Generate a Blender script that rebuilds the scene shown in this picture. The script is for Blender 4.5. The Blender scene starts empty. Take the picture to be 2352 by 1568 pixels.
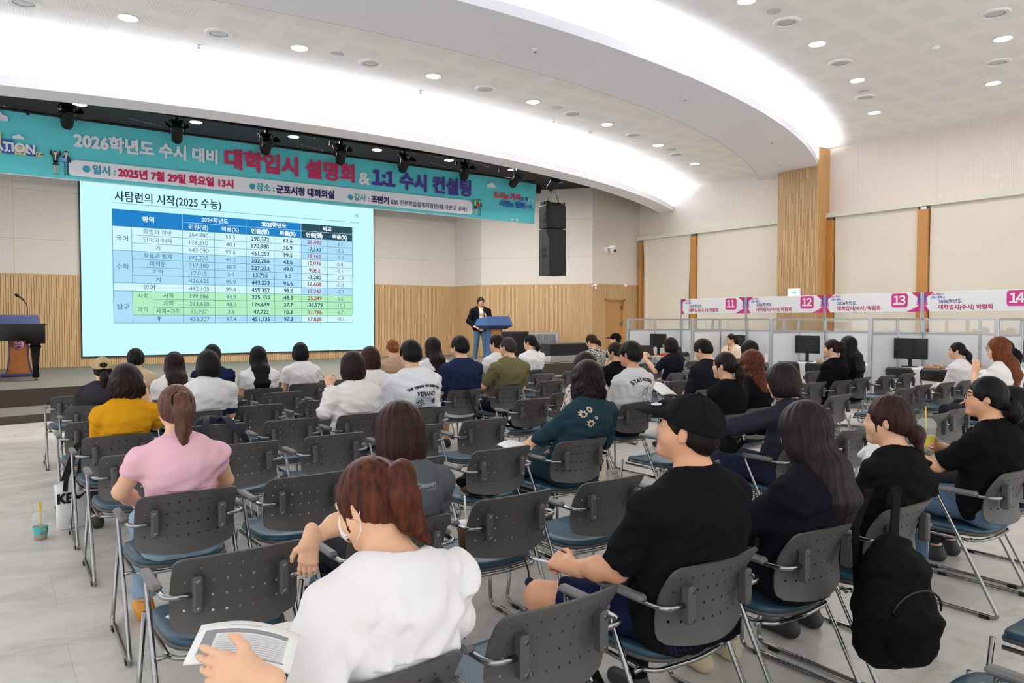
import bpy, math, random
import numpy as np
from math import sin, cos, pi, sqrt, atan2, radians as R
from mathutils import Vector, Matrix
SC = bpy.context.scene
COL = SC.collection
# ---------------------------------------------------------------- camera, world, exposure
cd = bpy.data.cameras.new('camera'); cam = bpy.data.objects.new('camera', cd); COL.objects.link(cam); SC.camera = cam
cd.sensor_width = 36; cd.lens = 25.753; cd.clip_start = .05; cd.clip_end = 200
cam.location = (0, 0, 1.65); cam.rotation_euler = (R(90-1.718), 0, R(54.293-90))
w = bpy.data.worlds.new('world'); SC.world = w; w.use_nodes = True
w.node_tree.nodes['Background'].inputs[0].default_value = (1, .995, .985, 1)
w.node_tree.nodes['Background'].inputs[1].default_value = 1.15
SC.view_settings.view_transform = 'Standard'; SC.view_settings.look = 'None'
SC.view_settings.gamma = 1; SC.view_settings.use_curve_mapping = False
SC.view_settings.exposure = .5
SC.cycles.max_bounces = 6; SC.cycles.diffuse_bounces = 4; SC.cycles.glossy_bounces = 3; SC.cycles.transmission_bounces = 6
SC.cycles.transparent_max_bounces = 8; SC.cycles.caustics_reflective = False; SC.cycles.caustics_refractive = False
SC.cycles.sample_clamp_indirect = 4
LIGHT = dict(down=175, cove=72.0, stage=800)
rnd = random.Random(7)
# ---------------------------------------------------------------- helpers
class MB:
    """collects shapes, build() links them as ONE mesh object"""
    def __init__(s): s.v = []; s.f = []; s.m = []; s.sm = []
    def add(s, vs, fs, mi=0, smooth=False):
        o = len(s.v); s.v += [tuple(map(float, v)) for v in vs]
        for f in fs: s.f.append([o+i for i in f]); s.m.append(mi); s.sm.append(smooth)
        return s
    def box(s, x0, x1, y0, y1, z0, z1, mi=0):
        return s.add([(x, y, z) for z in (z0, z1) for y in (y0, y1) for x in (x0, x1)],
                     [(0,2,3,1), (4,5,7,6), (0,1,5,4), (2,6,7,3), (0,4,6,2), (1,3,7,5)], mi)
    def bbox(s, x0, x1, y0, y1, z0, z1, b=.01, mi=0):
        """box with chamfered edges"""
        vs = []; 
        for sz in (0, 1):
            for sy in (0, 1):
                for sx in (0, 1):
                    X = (x0, x1)[sx]; Y = (y0, y1)[sy]; Z = (z0, z1)[sz]
                    dx = b*(1-2*sx); dy = b*(1-2*sy); dz = b*(1-2*sz)
                    vs += [(X, Y+dy, Z+dz), (X+dx, Y, Z+dz), (X+dx, Y+dy, Z)]
        i = lambda sx, sy, sz, k: (sz*4+sy*2+sx)*3+k
        F = []
        for a in (0, 1):
            F.append([i(a,0,0,0), i(a,1,0,0), i(a,1,1,0), i(a,0,1,0)][::1 if not a else 1])
            F.append([i(0,a,0,1), i(1,a,0,1), i(1,a,1,1), i(0,a,1,1)])
            F.append([i(0,0,a,2), i(1,0,a,2), i(1,1,a,2), i(0,1,a,2)])
        for p in (0, 1):
            for q in (0, 1):
                F.append([i(p,q,0,0), i(p,q,0,1), i(p,q,1,1), i(p,q,1,0)])
                F.append([i(p,0,q,0), i(p,0,q,2), i(p,1,q,2), i(p,1,q,0)])
                F.append([i(0,p,q,1), i(0,p,q,2), i(1,p,q,2), i(1,p,q,1)])
                for r_ in (0, 1): F.append([i(p,q,r_,0), i(p,q,r_,1), i(p,q,r_,2)])
        c = Vector(((x0+x1)/2, (y0+y1)/2, (z0+z1)/2)); G = []
        for f in F:
            P = [Vector(vs[k]) for k in f]; n = (P[1]-P[0]).cross(P[2]-P[0]); ce = sum(P, Vector())/len(P)
            G.append(f if n.dot(ce-c) > 0 else f[::-1])
        return s.add(vs, G, mi)
    def tube(s, pts, r, n=8, mi=0, cap=True, closed=False):
        P = [Vector(p) for p in pts]; N = len(P); rr = r if isinstance(r, (list, tuple)) else [r]*N
        T = []
        for i in range(N):
            a = P[i-1] if (i or closed) else P[i]; b = P[(i+1) % N] if (i < N-1 or closed) else P[i]
            T.append((b-a).normalized())
        up = Vector((0, 0, 1)) if abs(T[0].z) < .9 else Vector((1, 0, 0))
        u = T[0].cross(up).normalized(); vs = []
        for i in range(N):
            u = (u-T[i]*u.dot(T[i])).normalized(); v = T[i].cross(u)
            vs += [P[i]+(u*cos(2*pi*k/n)+v*sin(2*pi*k/n))*rr[i] for k in range(n)]
        fs = [(i*n+k, i*n+(k+1) % n, (i+1)*n+(k+1) % n, (i+1)*n+k) for i in range(N-1) for k in range(n)]
        if closed: fs += [((N-1)*n+k, (N-1)*n+(k+1) % n, (k+1) % n, k) for k in range(n)]
        elif cap: fs += [tuple(range(n))[::-1], tuple((N-1)*n+k for k in range(n))]
        return s.add(vs, fs, mi, True)
    def lathe(s, prof, c=(0, 0, 0), n=24, mi=0, ax='z', cap=True, flip=False, smooth=True):
        vs = []
        for (r, z) in prof:
            for k in range(n):
                a = 2*pi*k/n; p = (r*cos(a), r*sin(a), z)
                if ax == 'y': p = (p[0], p[2], -p[1])
                if ax == 'x': p = (p[2], p[0], p[1])
                vs.append((p[0]+c[0], p[1]+c[1], p[2]+c[2]))
        m = len(prof)
        fs = [(i*n+k, i*n+(k+1) % n, (i+1)*n+(k+1) % n, (i+1)*n+k) for i in range(m-1) for k in range(n)]
        if cap: fs += [tuple(range(n))[::-1], tuple((m-1)*n+k for k in range(n))]
        if flip: fs = [f[::-1] for f in fs]
        return s.add(vs, fs, mi, smooth)
    def prism(s, poly, a0, a1, ax='z', mi=0):
        """polygon (2D) extruded from a0 to a1 along an axis: z:(x,y)  y:(x,z)  x:(y,z)"""
        def P(p, a):
            return (p[0], p[1], a) if ax == 'z' else ((p[0], a, p[1]) if ax == 'y' else (a, p[0], p[1]))
        n = len(poly); vs = [P(p, a0) for p in poly]+[P(p, a1) for p in poly]
        fs = [tuple(range(n))[::-1], tuple(range(n, 2*n))]+[(i, (i+1) % n, n+(i+1) % n, n+i) for i in range(n)]
        return s.add(vs, fs, mi)
    def quad(s, a, b, c, d, mi=0): return s.add([a, b, c, d], [(0, 1, 2, 3)], mi)
    def sphere(s, c, r, n=16, m=10, mi=0):
        rx, ry, rz = r if isinstance(r, (tuple, list)) else (r, r, r)
        vs = [(c[0], c[1], c[2]-rz)]
        for i in range(1, m):
            t = pi*i/m
            vs += [(c[0]+rx*sin(t)*cos(2*pi*k/n), c[1]+ry*sin(t)*sin(2*pi*k/n), c[2]-rz*cos(t)) for k in range(n)]
        vs.append((c[0], c[1], c[2]+rz)); L = len(vs)-1
        fs = [(0, 1+(k+1) % n, 1+k) for k in range(n)]
        fs += [(1+i*n+k, 1+i*n+(k+1) % n, 1+(i+1)*n+(k+1) % n, 1+(i+1)*n+k) for i in range(m-2) for k in range(n)]
        fs += [(L, 1+(m-2)*n+k, 1+(m-2)*n+(k+1) % n) for k in range(n)]
        return s.add(vs, fs, mi, True)
    def mesh(s, name, mats):
        me = bpy.data.meshes.new(name); me.from_pydata(s.v, [], s.f)
        for m in (mats if isinstance(mats, (list, tuple)) else [mats]): me.materials.append(m)
        me.polygons.foreach_set('material_index', s.m); me.polygons.foreach_set('use_smooth', s.sm); me.update()
        return me
    def build(s, name, mats, parent=None, loc=(0, 0, 0), rz=0):
        return link(name, s.mesh(name, mats), parent, loc, rz)
def link(name, data, parent=None, loc=(0, 0, 0), rz=0):
    o = bpy.data.objects.new(name, data); COL.objects.link(o); o.location = loc; o.rotation_euler = (0, 0, rz)
    if parent: o.parent = parent
    return o
def tag(o, label, cat, group=None, kind=None):
    o['label'] = label; o['category'] = cat
    if group: o['group'] = group
    if kind: o['kind'] = kind
    return o
def thing(name, label, cat, loc=(0, 0, 0), rz=0, group=None):
    return tag(link(name, None, None, loc, rz), label, cat, group)
def struct(o): o['kind'] = 'structure'; return o
def dup(o, parent=None):
    c = o.copy(); COL.objects.link(c)
    if parent: c.parent = parent
    for ch in list(o.children): dup(ch, c)
    return c
def fillet(pts, r=.05, n=5):
    """round the corners of a polyline"""
    P = [Vector(p) for p in pts]; out = [P[0]]
    for i in range(1, len(P)-1):
        a, b, c = P[i-1], P[i], P[i+1]; u = (a-b); v = (c-b); d = min(r, u.length*.45, v.length*.45)
        p0 = b+u.normalized()*d; p2 = b+v.normalized()*d
        for k in range(n+1):
            t = k/n; out.append(p0*(1-t)**2+b*2*t*(1-t)+p2*t*t)
    return out+[P[-1]]
def arc2(cx, cy, r, a0, a1, n=12): return [(cx+r*cos(a0+(a1-a0)*k/n), cy+r*sin(a0+(a1-a0)*k/n)) for k in range(n+1)]
def rrect(x0, x1, y0, y1, r, n=5):
    return arc2(x1-r, y1-r, r, 0, pi/2, n)+arc2(x0+r, y1-r, r, pi/2, pi, n)+arc2(x0+r, y0+r, r, pi, 1.5*pi, n)+arc2(x1-r, y0+r, r, 1.5*pi, 2*pi, n)
# ---------------------------------------------------------------- materials
def srgb(c):
    if isinstance(c, str): c = tuple(int(c[i:i+2], 16)/255 for i in (0, 2, 4))
    return tuple(x/12.92 if x <= .04045 else ((x+.055)/1.055)**2.4 for x in c)+(1,)
_M = {}
def nd(nt, t, **k):
    n = nt.nodes.new(t)
    for a, b in k.items(): setattr(n, a, b)
    return n
def mat(name, col, rough=.6, metal=0, spec=.5, emit=0, noise=0, nscale=8, bump=0, bscale=200, stretch=None, trans=0, alpha=1, coat=0, sheen=0, ncol=None):
    if name in _M: return _M[name]
    m = bpy.data.materials.new(name); m.use_nodes = True; nt = m.node_tree; b = nt.nodes['Principled BSDF']
    c = srgb(col); I = b.inputs
    I['Base Color'].default_value = c; I['Roughness'].default_value = rough; I['Metallic'].default_value = metal
    I['Specular IOR Level'].default_value = spec
    if trans: I['Transmission Weight'].default_value = trans
    if coat: I['Coat Weight'].default_value = coat; I['Coat Roughness'].default_value = .1
    if sheen: I['Sheen Weight'].default_value = sheen
    if alpha < 1: I['Alpha'].default_value = alpha
    if emit: I['Emission Color'].default_value = c; I['Emission Strength'].default_value = emit
    if noise or bump:
        tc = nd(nt, 'ShaderNodeTexCoord'); mp = nd(nt, 'ShaderNodeMapping'); nt.links.new(tc.outputs['Object'], mp.inputs[0])
        if stretch: mp.inputs['Scale'].default_value = stretch
    if noise:
        n = nd(nt, 'ShaderNodeTexNoise'); n.inputs['Scale'].default_value = nscale; n.inputs['Detail'].default_value = 5
        nt.links.new(mp.outputs[0], n.inputs['Vector'])
        cr = nd(nt, 'ShaderNodeValToRGB'); cr.color_ramp.elements[0].position = .3; cr.color_ramp.elements[1].position = .7
        lo = srgb(ncol) if ncol else tuple(x*(1-noise) for x in c[:3])+(1,)
        cr.color_ramp.elements[0].color = lo; cr.color_ramp.elements[1].color = c if ncol else tuple(min(1, x*(1+noise*.5)) for x in c[:3])+(1,)
        nt.links.new(n.outputs['Fac'], cr.inputs[0]); nt.links.new(cr.outputs[0], I['Base Color'])
    if bump:
        n2 = nd(nt, 'ShaderNodeTexNoise'); n2.inputs['Scale'].default_value = bscale; n2.inputs['Detail'].default_value = 3
        nt.links.new(mp.outputs[0], n2.inputs['Vector'])
        bp = nd(nt, 'ShaderNodeBump'); bp.inputs['Strength'].default_value = bump; bp.inputs['Distance'].default_value = .004
        nt.links.new(n2.outputs['Fac'], bp.inputs['Height']); nt.links.new(bp.outputs[0], I['Normal'])
    _M[name] = m; return m
def mathn(nt, op, a, b=None):
    n = nd(nt, 'ShaderNodeMath', operation=op)
    for i, x in enumerate((a, b)):
        if x is None: continue
        if isinstance(x, (int, float)): n.inputs[i].default_value = x
        else: nt.links.new(x, n.inputs[i])
    return n.outputs[0]
def dotmat(name, col, dotc, pitch=.03, rad=.3, axes=(0, 2), seam=(1.22, 2.4), rough=.8, patch=None, seamc=None):
    """perforated board: small round holes on a grid, panel seams; patch = (period_u, period_v, fill_u, fill_v) limits the holes to rectangles"""
    m = bpy.data.materials.new(name); m.use_nodes = True; nt = m.node_tree; b = nt.nodes['Principled BSDF']
    b.inputs['Roughness'].default_value = rough; b.inputs['Specular IOR Level'].default_value = .2
    tc = nd(nt, 'ShaderNodeTexCoord'); sp = nd(nt, 'ShaderNodeSeparateXYZ'); nt.links.new(tc.outputs['Object'], sp.inputs[0])
    U, V = sp.outputs[axes[0]], sp.outputs[axes[1]]
    fr = lambda x, p: mathn(nt, 'FRACT', mathn(nt, 'DIVIDE', x, p))
    cu = mathn(nt, 'SUBTRACT', fr(U, pitch), .5); cv = mathn(nt, 'SUBTRACT', fr(V, pitch), .5)
    d = mathn(nt, 'ADD', mathn(nt, 'MULTIPLY', cu, cu), mathn(nt, 'MULTIPLY', cv, cv))
    f = mathn(nt, 'LESS_THAN', d, rad*rad)
    if patch:
        pu, pv, fu, fv = patch
        g = mathn(nt, 'MULTIPLY', mathn(nt, 'LESS_THAN', fr(U, pu), fu), mathn(nt, 'LESS_THAN', fr(V, pv), fv))
        f = mathn(nt, 'MULTIPLY', f, g)
    base = nd(nt, 'ShaderNodeMix', data_type='RGBA'); base.inputs['A'].default_value = srgb(col); base.inputs['B'].default_value = srgb(dotc)
    nt.links.new(f, base.inputs['Factor']); out = base.outputs['Result']
    if seam:
        s = mathn(nt, 'LESS_THAN', fr(U, seam[0]), .006/seam[0])
        if seam[1]: s = mathn(nt, 'MAXIMUM', s, mathn(nt, 'LESS_THAN', fr(V, seam[1]), .006/seam[1]))
        mx = nd(nt, 'ShaderNodeMix', data_type='RGBA'); mx.inputs['B'].default_value = srgb(seamc or dotc)
        nt.links.new(s, mx.inputs['Factor']); nt.links.new(out, mx.inputs['A']); out = mx.outputs['Result']
    nt.links.new(out, b.inputs['Base Color']); return m
def glow(name, col, s):
    m = bpy.data.materials.new(name); m.use_nodes = True; nt = m.node_tree; nt.nodes.clear()
    e = nd(nt, 'ShaderNodeEmission'); e.inputs[0].default_value = srgb(col); e.inputs[1].default_value = s
    o = nd(nt, 'ShaderNodeOutputMaterial'); nt.links.new(e.outputs[0], o.inputs[0]); return m
WHITE = mat('white_paint', 'f1f0ef', .85, spec=.2)
GREYP = mat('chair_grey_plastic', '504f4e', .45, noise=.06, nscale=40, bump=.15, bscale=900)
VINYL = mat('chair_blue_vinyl', '284c5e', .36, noise=.12, nscale=9, bump=.12, bscale=700)
CHROME = mat('chrome', '98999b', .2, 1)
ARMP = mat('armrest_grey', '6c6b6d', .5, bump=.15, bscale=900)
ALU = mat('aluminium', 'c3c6ca', .35, .85)
BLACK = mat('black_plastic', '141416', .45)
BLACKM = mat('black_metal', '0e0f11', .5, .3)
GLOSSB = mat('piano_black', '040405', .09, spec=.3)
PAPER = mat('paper_white', 'eeeeec', .75, spec=.2)
INK = mat('print_grey', '8b8c90', .8)
WOODS = mat('slat_wood', 'd0ae82', .5, noise=.16, nscale=3, stretch=(14, 14, .8), bump=.08, bscale=20)
WOODD = mat('slat_gap', '9a744a', .8)
WOODP = mat('plain_wood', 'c79a62', .5, noise=.14, nscale=3, stretch=(10, 10, .6))
# ---------------------------------------------------------------- lettering
def text_mesh(body, size, x=0, z=0, align='LEFT', bold=0, width=None, res=3):
    """flat lettering in the XZ plane, facing -Y; returns verts, faces"""
    cu = bpy.data.curves.new('lettering', 'FONT'); cu.body = body; cu.size = size; cu.resolution_u = res; cu.offset = bold; cu.align_x = align
    o = bpy.data.objects.new('lettering', cu); COL.objects.link(o)
    me = bpy.data.meshes.new_from_object(o.evaluated_get(bpy.context.evaluated_depsgraph_get()))
    bpy.data.objects.remove(o); bpy.data.curves.remove(cu)
    V = [v.co.copy() for v in me.vertices]; F = [tuple(p.vertices) for p in me.polygons]; bpy.data.meshes.remove(me)
    if not V: return [], []
    x0 = min(v.x for v in V); x1 = max(v.x for v in V); sx = 1
    if width: sx = width/(x1-x0)
    off = {'LEFT': x0, 'CENTER': (x0+x1)/2, 'RIGHT': x1}[align]
    return [((v.x-off)*sx+x, 0, v.y+z) for v in V], F
def put_text(mb, body, size, x, z, y=0, align='LEFT', bold=0, width=None, mi=0, shear=0, M=None):
    V0, F = text_mesh(body, size, x, z, align, 0, width)
    if not V0: return
    n = 1 if bold <= 0 else 9                       # heavier weights: the outline struck several times, slightly shifted
    for i in range(n):
        dx, dz = (0, 0) if i == 8 or n == 1 else (bold*cos(pi*i/4+.39), bold*sin(pi*i/4+.39))
        V = [(a+dx+shear*(c-z), y-i*1e-5, c+dz) for a, b_, c in V0]
        if M: V = [tuple(M @ Vector(v)) for v in V]
        mb.add(V, F, mi)
# ================================================================ ROOM
def floor_mat():
    m = bpy.data.materials.new('stone_vinyl_floor'); m.use_nodes = True; nt = m.node_tree; b = nt.nodes['Principled BSDF']
    b.inputs['Roughness'].default_value = .32; b.inputs['Specular IOR Level'].default_value = .35
    tc = nd(nt, 'ShaderNodeTexCoord'); mp = nd(nt, 'ShaderNodeMapping'); mp.inputs['Scale'].default_value = (1.1, 2.0, 1); mp.inputs['Rotation'].default_value = (0, 0, .25)
    nt.links.new(tc.outputs['Object'], mp.inputs[0])
    n = nd(nt, 'ShaderNodeTexNoise'); n.inputs['Scale'].default_value = 1.5; n.inputs['Detail'].default_value = 9; n.inputs['Roughness'].default_value = .62; n.inputs['Distortion'].default_value = 1.2
    nt.links.new(mp.outputs[0], n.inputs['Vector'])
    cr = nd(nt, 'ShaderNodeValToRGB'); e = cr.color_ramp.elements
    e[0].position = .3; e[0].color = srgb('b9b6b0'); e[1].position = .66; e[1].color = srgb('dddbd7')
    x = cr.color_ramp.elements.new(.47); x.color = srgb('d0cdc8')
    nt.links.new(n.outputs['Fac'], cr.inputs[0])
    br = nd(nt, 'ShaderNodeTexBrick'); br.inputs['Scale'].default_value = 1; br.inputs['Mortar Size'].default_value = .0025; br.inputs['Brick Width'].default_value = .62; br.inputs['Row Height'].default_value = .62; br.offset = .5
    br.inputs['Color1'].default_value = (1, 1, 1, 1); br.inputs['Color2'].default_value = (.94, .94, .94, 1); br.inputs['Mortar'].default_value = (.78, .77, .75, 1)
    nt.links.new(tc.outputs['Object'], br.inputs['Vector'])
    mx = nd(nt, 'ShaderNodeMix', data_type='RGBA', blend_type='MULTIPLY'); mx.inputs['Factor'].default_value = 1
    nt.links.new(cr.outputs[0], mx.inputs['A']); nt.links.new(br.outputs['Color'], mx.inputs['B']); nt.links.new(mx.outputs['Result'], b.inputs['Base Color'])
    return m
struct(MB().box(-7, 18.6, -4, 22.2, -.1, 0).build('floor', floor_mat()))
CREAM = dotmat('cream_perforated_board', 'e8dfd6', 'cfc3b7', .035, .26, (0, 2), (1.9, 0), seamc='b9aea4')
CREAMF = dotmat('grey_cream_board', 'dfd9d4', 'cdc5bf', .04, .24, (0, 2), (1.9, 1.22), seamc='a39b96')
CEILM = dotmat('perforated_ceiling', 'fafafa', 'e6e6e8', .036, .3, (0, 1), None, patch=(.9, .62, .68, .62))
STAGEM = mat('stage_carpet', '77746c', .8, noise=.12, nscale=60, bump=.2, bscale=300)
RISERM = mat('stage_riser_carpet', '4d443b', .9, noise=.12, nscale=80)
VOID = mat('stage_void_black', '10131a', .8)
CURTF = mat('blind_fabric', 'ded6c9', .85, bump=.1, bscale=400)
def wallobj(name, p0, p1, z0, z1, m, th=.12):
    L = math.hypot(p1[0]-p0[0], p1[1]-p0[1]); a = atan2(p1[1]-p0[1], p1[0]-p0[0])
    return struct(MB().box(0, L, 0, th, z0, z1).build(name, m, loc=(p0[0], p0[1], 0), rz=a))
def slats(name, p0, p1, z0, z1, pitch=.053, d=.012, fill=.80, top=True, ms=None):
    L = math.hypot(p1[0]-p0[0], p1[1]-p0[1]); a = atan2(p1[1]-p0[1], p1[0]-p0[0]); mb = MB()
    mb.box(0, L, .0, .12, z0, z1, 1)
    n = int(L/pitch); q = L/n
    for i in range(n): mb.box(i*q+q*(1-fill)/2, i*q+q*(1+fill)/2, -d, 0, z0, z1, 0)
    if top: mb.box(0, L, -d-.005, .0, z1-.03, z1, 0)
    return struct(mb.build(name, ms or [WOODS, WOODD], loc=(p0[0], p0[1], 0), rz=a))
SZ = .436
W = [(-7, 21.9), (13.3, 21.9), (13.36, 20.35), (15.83, 17.6), (17.93, 17.6)]
wallobj('wall_front', W[0], W[1], 2.80, 5.95, CREAMF); slats('wall_front.001', W[0], W[1], SZ, 2.80)
wallobj('wall_stage_return', W[1], W[2], 2.80, 5.95, CREAMF); slats('wall_stage_return.001', W[1], W[2], SZ, 2.8)
wallobj('wall_stage_side', W[2], W[3], 2.80, 5.95, CREAMF); slats('wall_stage_side.001', W[2], W[3], 0, 2.8, .042)
wallobj('wall_corner', W[3], W[4], 2.80, 5.95, CREAM)
slats('wall_corner.001', W[3], (16.36, 17.6), 0, 2.8, .042); slats('wall_corner.002', (16.36, 17.6), (17.27, 17.6), 2.33, 2.8); slats('wall_corner.003', (17.27, 17.6), W[4], 0, 2.8)
# door in the corner wall
d = MB().box(16.36, 17.27, 17.70, 17.74, 0, 2.33).build('door_1', WOODP); struct(d)
MB().box(16.36, 16.40, 17.58, 17.74, 0, 2.33).box(17.23, 17.27, 17.58, 17.74, 0, 2.33).box(16.36, 17.27, 17.58, 17.74, 2.29, 2.33).build('door_frame', WOODP, d)
for z in (2.05, 1.5): MB().lathe([(.012, -.06), (.012, .06)], (17.215, 17.685, z), 10).box(17.16, 17.22, 17.683, 17.699, z-.05, z+.05).build('hinge', CHROME, d)
# right wall, pelmet, posts, pillar
wallobj('wall_right', (17.93, 17.6), (17.93, -4), 4.40, 6.2, CREAM); wallobj('wall_right.001', (17.93, 17.6), (17.93, -4), 0, 4.40, mat('wall_behind_blinds', 'cfc6b8', .9))
PELM = mat('pelmet_ivory', 'd9d8c6', .6)
struct(MB().box(17.78, 17.93, 11.95, 17.58, 4.29, 4.40).build('trim_1', PELM)); struct(MB().box(17.78, 17.93, -4, 10.78, 4.29, 4.40).build('trim_2', PELM))
POSTW = mat('window_post_wood', 'b9803f', .45, noise=.12, nscale=4, stretch=(10, 10, .7))
for i, (a, b_) in enumerate([(17.38, 17.5), (15.08, 15.29), (10.58, 10.76), (8.23, 8.47), (5.8, 6.03), (3.4, 3.63)]):
    struct(MB().box(17.80, 17.93, a, b_, 0, 4.22).build('trim_%d' % (3+i), POSTW))
    MB().box(17.84, 17.9, (a+b_)/2-.07, (a+b_)/2+.07, 4.22, 4.29).build('bracket', CHROME, bpy.data.objects['trim_%d' % (3+i)])
def blind(y0, y1, label, wavy=0):
    n = 60; vs = []; zs = [4.29-4.2*k/20 for k in range(21)]
    for s in (0, .006):
        for k, z in enumerate(zs):
            g = (k/20)
            for i in range(n+1):
                t = i/n; y = y1+(y0-y1)*t
                wv = .035*wavy*g*(sin(pi*14*t)*.3*(abs(t-.5)*2)**3+math.exp(-((t-.97)/.05)**2)+math.exp(-((t-.03)/.05)**2))
                dy = -.10*wavy*sin(pi*min(1, g*1.05))*(math.exp(-((t-0)/.06)**2))+.08*wavy*sin(pi*g)*math.exp(-((t-1)/.05)**2)
                vs.append((17.90-.02-wv-s, y+dy, z))
    m = n+1; fs = []
    for s in (0, 1):
        o = s*m*21
        for k in range(20):
            for i in range(n):
                q = (o+k*m+i, o+k*m+i+1, o+(k+1)*m+i+1, o+(k+1)*m+i); fs.append(q if not s else q[::-1])
    mb = MB(); mb.add(vs, fs, 0, True); mb.box(17.868, 17.9, y0+.01, y1-.01, .075, .1, 1)
    tag(mb.build('window_blind', [CURTF, PELM]), label, 'blind', 'cream fabric window blinds on the long wall')
blind(15.31, 17.36, 'cream fabric blind with flared edges, in the corner next to the wooden door wall', 1)
blind(11.97, 15.06, 'wide flat cream blind just left of the slatted wooden pillar', .0)
blind(8.49, 10.56, 'cream blind just right of the slatted pillar, between two wooden posts', 0)
blind(6.05, 8.21, 'cream blind cut by the right edge of the picture, beyond the second post', 0)
p = slats('pillar', (17.43, 11.955), (17.43, 10.78), 0, 6.1, .034, .014, .62, False)
struct(MB().box(17.416, 17.93, 10.76, 10.79, 0, 6.1).build('pillar_side', WOODP)); struct(MB().box(17.43, 17.93, 11.94, 11.955, 0, 6.1).build('pillar_side.001', WOODP))
# ceilings and curved bulkheads with hidden LED coves
FA = lambda x: 37.73-sqrt(24.96**2-(x-5.45)**2)
FB = lambda x: 37.60-sqrt(24.23**2-(x-5.60)**2)
BA = lambda x: 32.13-sqrt(24.29**2-(x-5.82)**2)
BB = lambda x: 31.70-sqrt(22.35**2-(x-5.82)**2)
XS = [-7+25.0*i/70 for i in range(71)]
def sweep(mb, fn, sec, mi=0, closed=True, smooth=False):
    """sec: list of (weight of second curve, dy, z) along X"""
    n = len(sec); vs = []
    for x in XS:
        a, b_ = fn[0](x), fn[1](x)
        vs += [(x, a*(1-t)+b_*t+dy, z) for (t, dy, z) in sec]
    fs = []
    for i in range(len(XS)-1):
        for k in range(n if closed else n-1):
            k2 = (k+1) % n; fs.append((i*n+k, i*n+k2, (i+1)*n+k2, (i+1)*n+k))
    mb.add(vs, fs, mi, smooth); return mb
LED = glow('led_cove', 'f4f8ff', LIGHT['cove']); LEDS = glow('led_cove_stage', 'f4f8ff', LIGHT['cove']*.62)
BULK = mat('bulkhead_paint', 'f1f2fb', .8, spec=.2)
m1 = MB(); sweep(m1, (FA, FB), [(0, 0, 5.12), (0, 0, 5.27), (0, .04, 5.27), (0, .04, 5.17), (0, .46, 5.17), (0, .46, 5.81), (1, -.02, 5.81), (1, -.02, 5.12)])
b1 = struct(m1.build('ceiling_bulkhead', BULK))
mv = MB(); sweep(mv, (FB, FB), [(0, -.02, 5.12), (0, .0, 5.12), (0, .0, 5.9), (0, -.02, 5.9)]); mv.build('back_face', VOID, b1)
ml = MB(); sweep(ml, (FA, FA), [(0, .16, 5.20), (0, .26, 5.20)], closed=False); ml.build('led_strip', LEDS, b1)
m2 = MB(); sweep(m2, (BA, BB), [(0, 0, 5.6), (0, 0, 5.75), (0, .04, 5.75), (0, .04, 5.65), (0, .42, 5.65), (0, .42, 6.07), (1, -.0, 6.07), (1, 0, 5.6)])
b2 = struct(m2.build('ceiling_band', BULK))
me_ = MB(); sweep(me_, (BB, BB), [(0, -.0, 5.6), (0, .012, 5.6), (0, .012, 5.63), (0, -.0, 5.63)]); me_.build('edge_bead', mat('bead_olive', 'b9b9ac', .6), b2)
ml = MB(); sweep(ml, (BA, BA), [(0, .15, 5.68), (0, .25, 5.68)], closed=False); ml.build('led_strip', LED, b2)
mc = MB(); sweep(mc, (BB, FB), [(0, -.3, 5.81), (1, 0, 5.81), (1, 0, 5.9), (0, -.3, 5.9)]); struct(mc.build('ceiling', CEILM))
mc = MB(); sweep(mc, (lambda x: -4, BA), [(0, 0, 6.07), (1, .6, 6.07), (1, .6, 6.15), (0, 0, 6.15)]); struct(mc.build('ceiling_rear', CEILM))
mc = MB(); sweep(mc, (FB, lambda x: 22), [(0, 0, 5.85), (1, 0, 5.85), (1, 0, 5.95), (0, 0, 5.95)]); struct(mc.build('ceiling_stage', VOID))
# black beams in the stage void
for i, (y, zb_) in enumerate(((15.0, 5.76), (18.2, 5.6), (19.8, 5.6))): struct(MB().box(-7, 14.2, y, y+.16, zb_, 5.85).build('ceiling_beam' if not i else 'ceiling_beam.%03d' % i, VOID))
# ---- downlights
LENS = glow('downlight_lens', 'fff8ee', LIGHT['down']); LENSS = glow('stage_downlight_lens', 'fff8ee', LIGHT['stage'])
RING = mat('fixture_white', 'f4f4f4', .35); RINGD = mat('fixture_grey', 'c6cad2', .4)
def dl_proto(name, r, lens, z):
    t = link(name, None)
    MB().lathe([(r*.93, .0), (r*1.08, -.004), (r*1.1, -.012), (r*1.0, -.016), (r*.93, -.008)], (0, 0, 0), 28, cap=False).build('rim', RING, t)
    MB().lathe([(0.001, -.006), (r*.93, -.006)], (0, 0, 0), 28, cap=False, flip=True).build('lens', lens, t)
    return t
ORD = ['first', 'second', 'third', 'fourth', 'fifth', 'sixth', 'seventh', 'eighth']
def row(proto, pts, z, label, cat, group):
    for i, p in enumerate(pts):
        o = proto if i == 0 and not proto.get('label') else dup(proto)
        o.location = (p[0], p[1], z); tag(o, label(i), cat, group)
dl = dl_proto('downlight', .125, LENS, 0)
row(dl, [(1.67, 11.39), (3.98, 11.11), (6.29, 11.05), (8.57, 11.23), (10.83, 11.6), (13.11, 12.27), (15.44, 13.12)], 5.81, lambda i: 'lit round downlight between the curved ceiling bands, %s from the left' % ORD[i], 'ceiling light', 'lit downlights between the curved ceiling bands')
row(dl, [(8.64, 6.45), (10.91, 6.79), (13.16, 7.38), (15.5, 8.3)], 6.07, lambda i: 'lit round downlight on the near ceiling, %s along the curved row beside the band' % ORD[i], 'ceiling light', 'lit downlights on the near ceiling')
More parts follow.
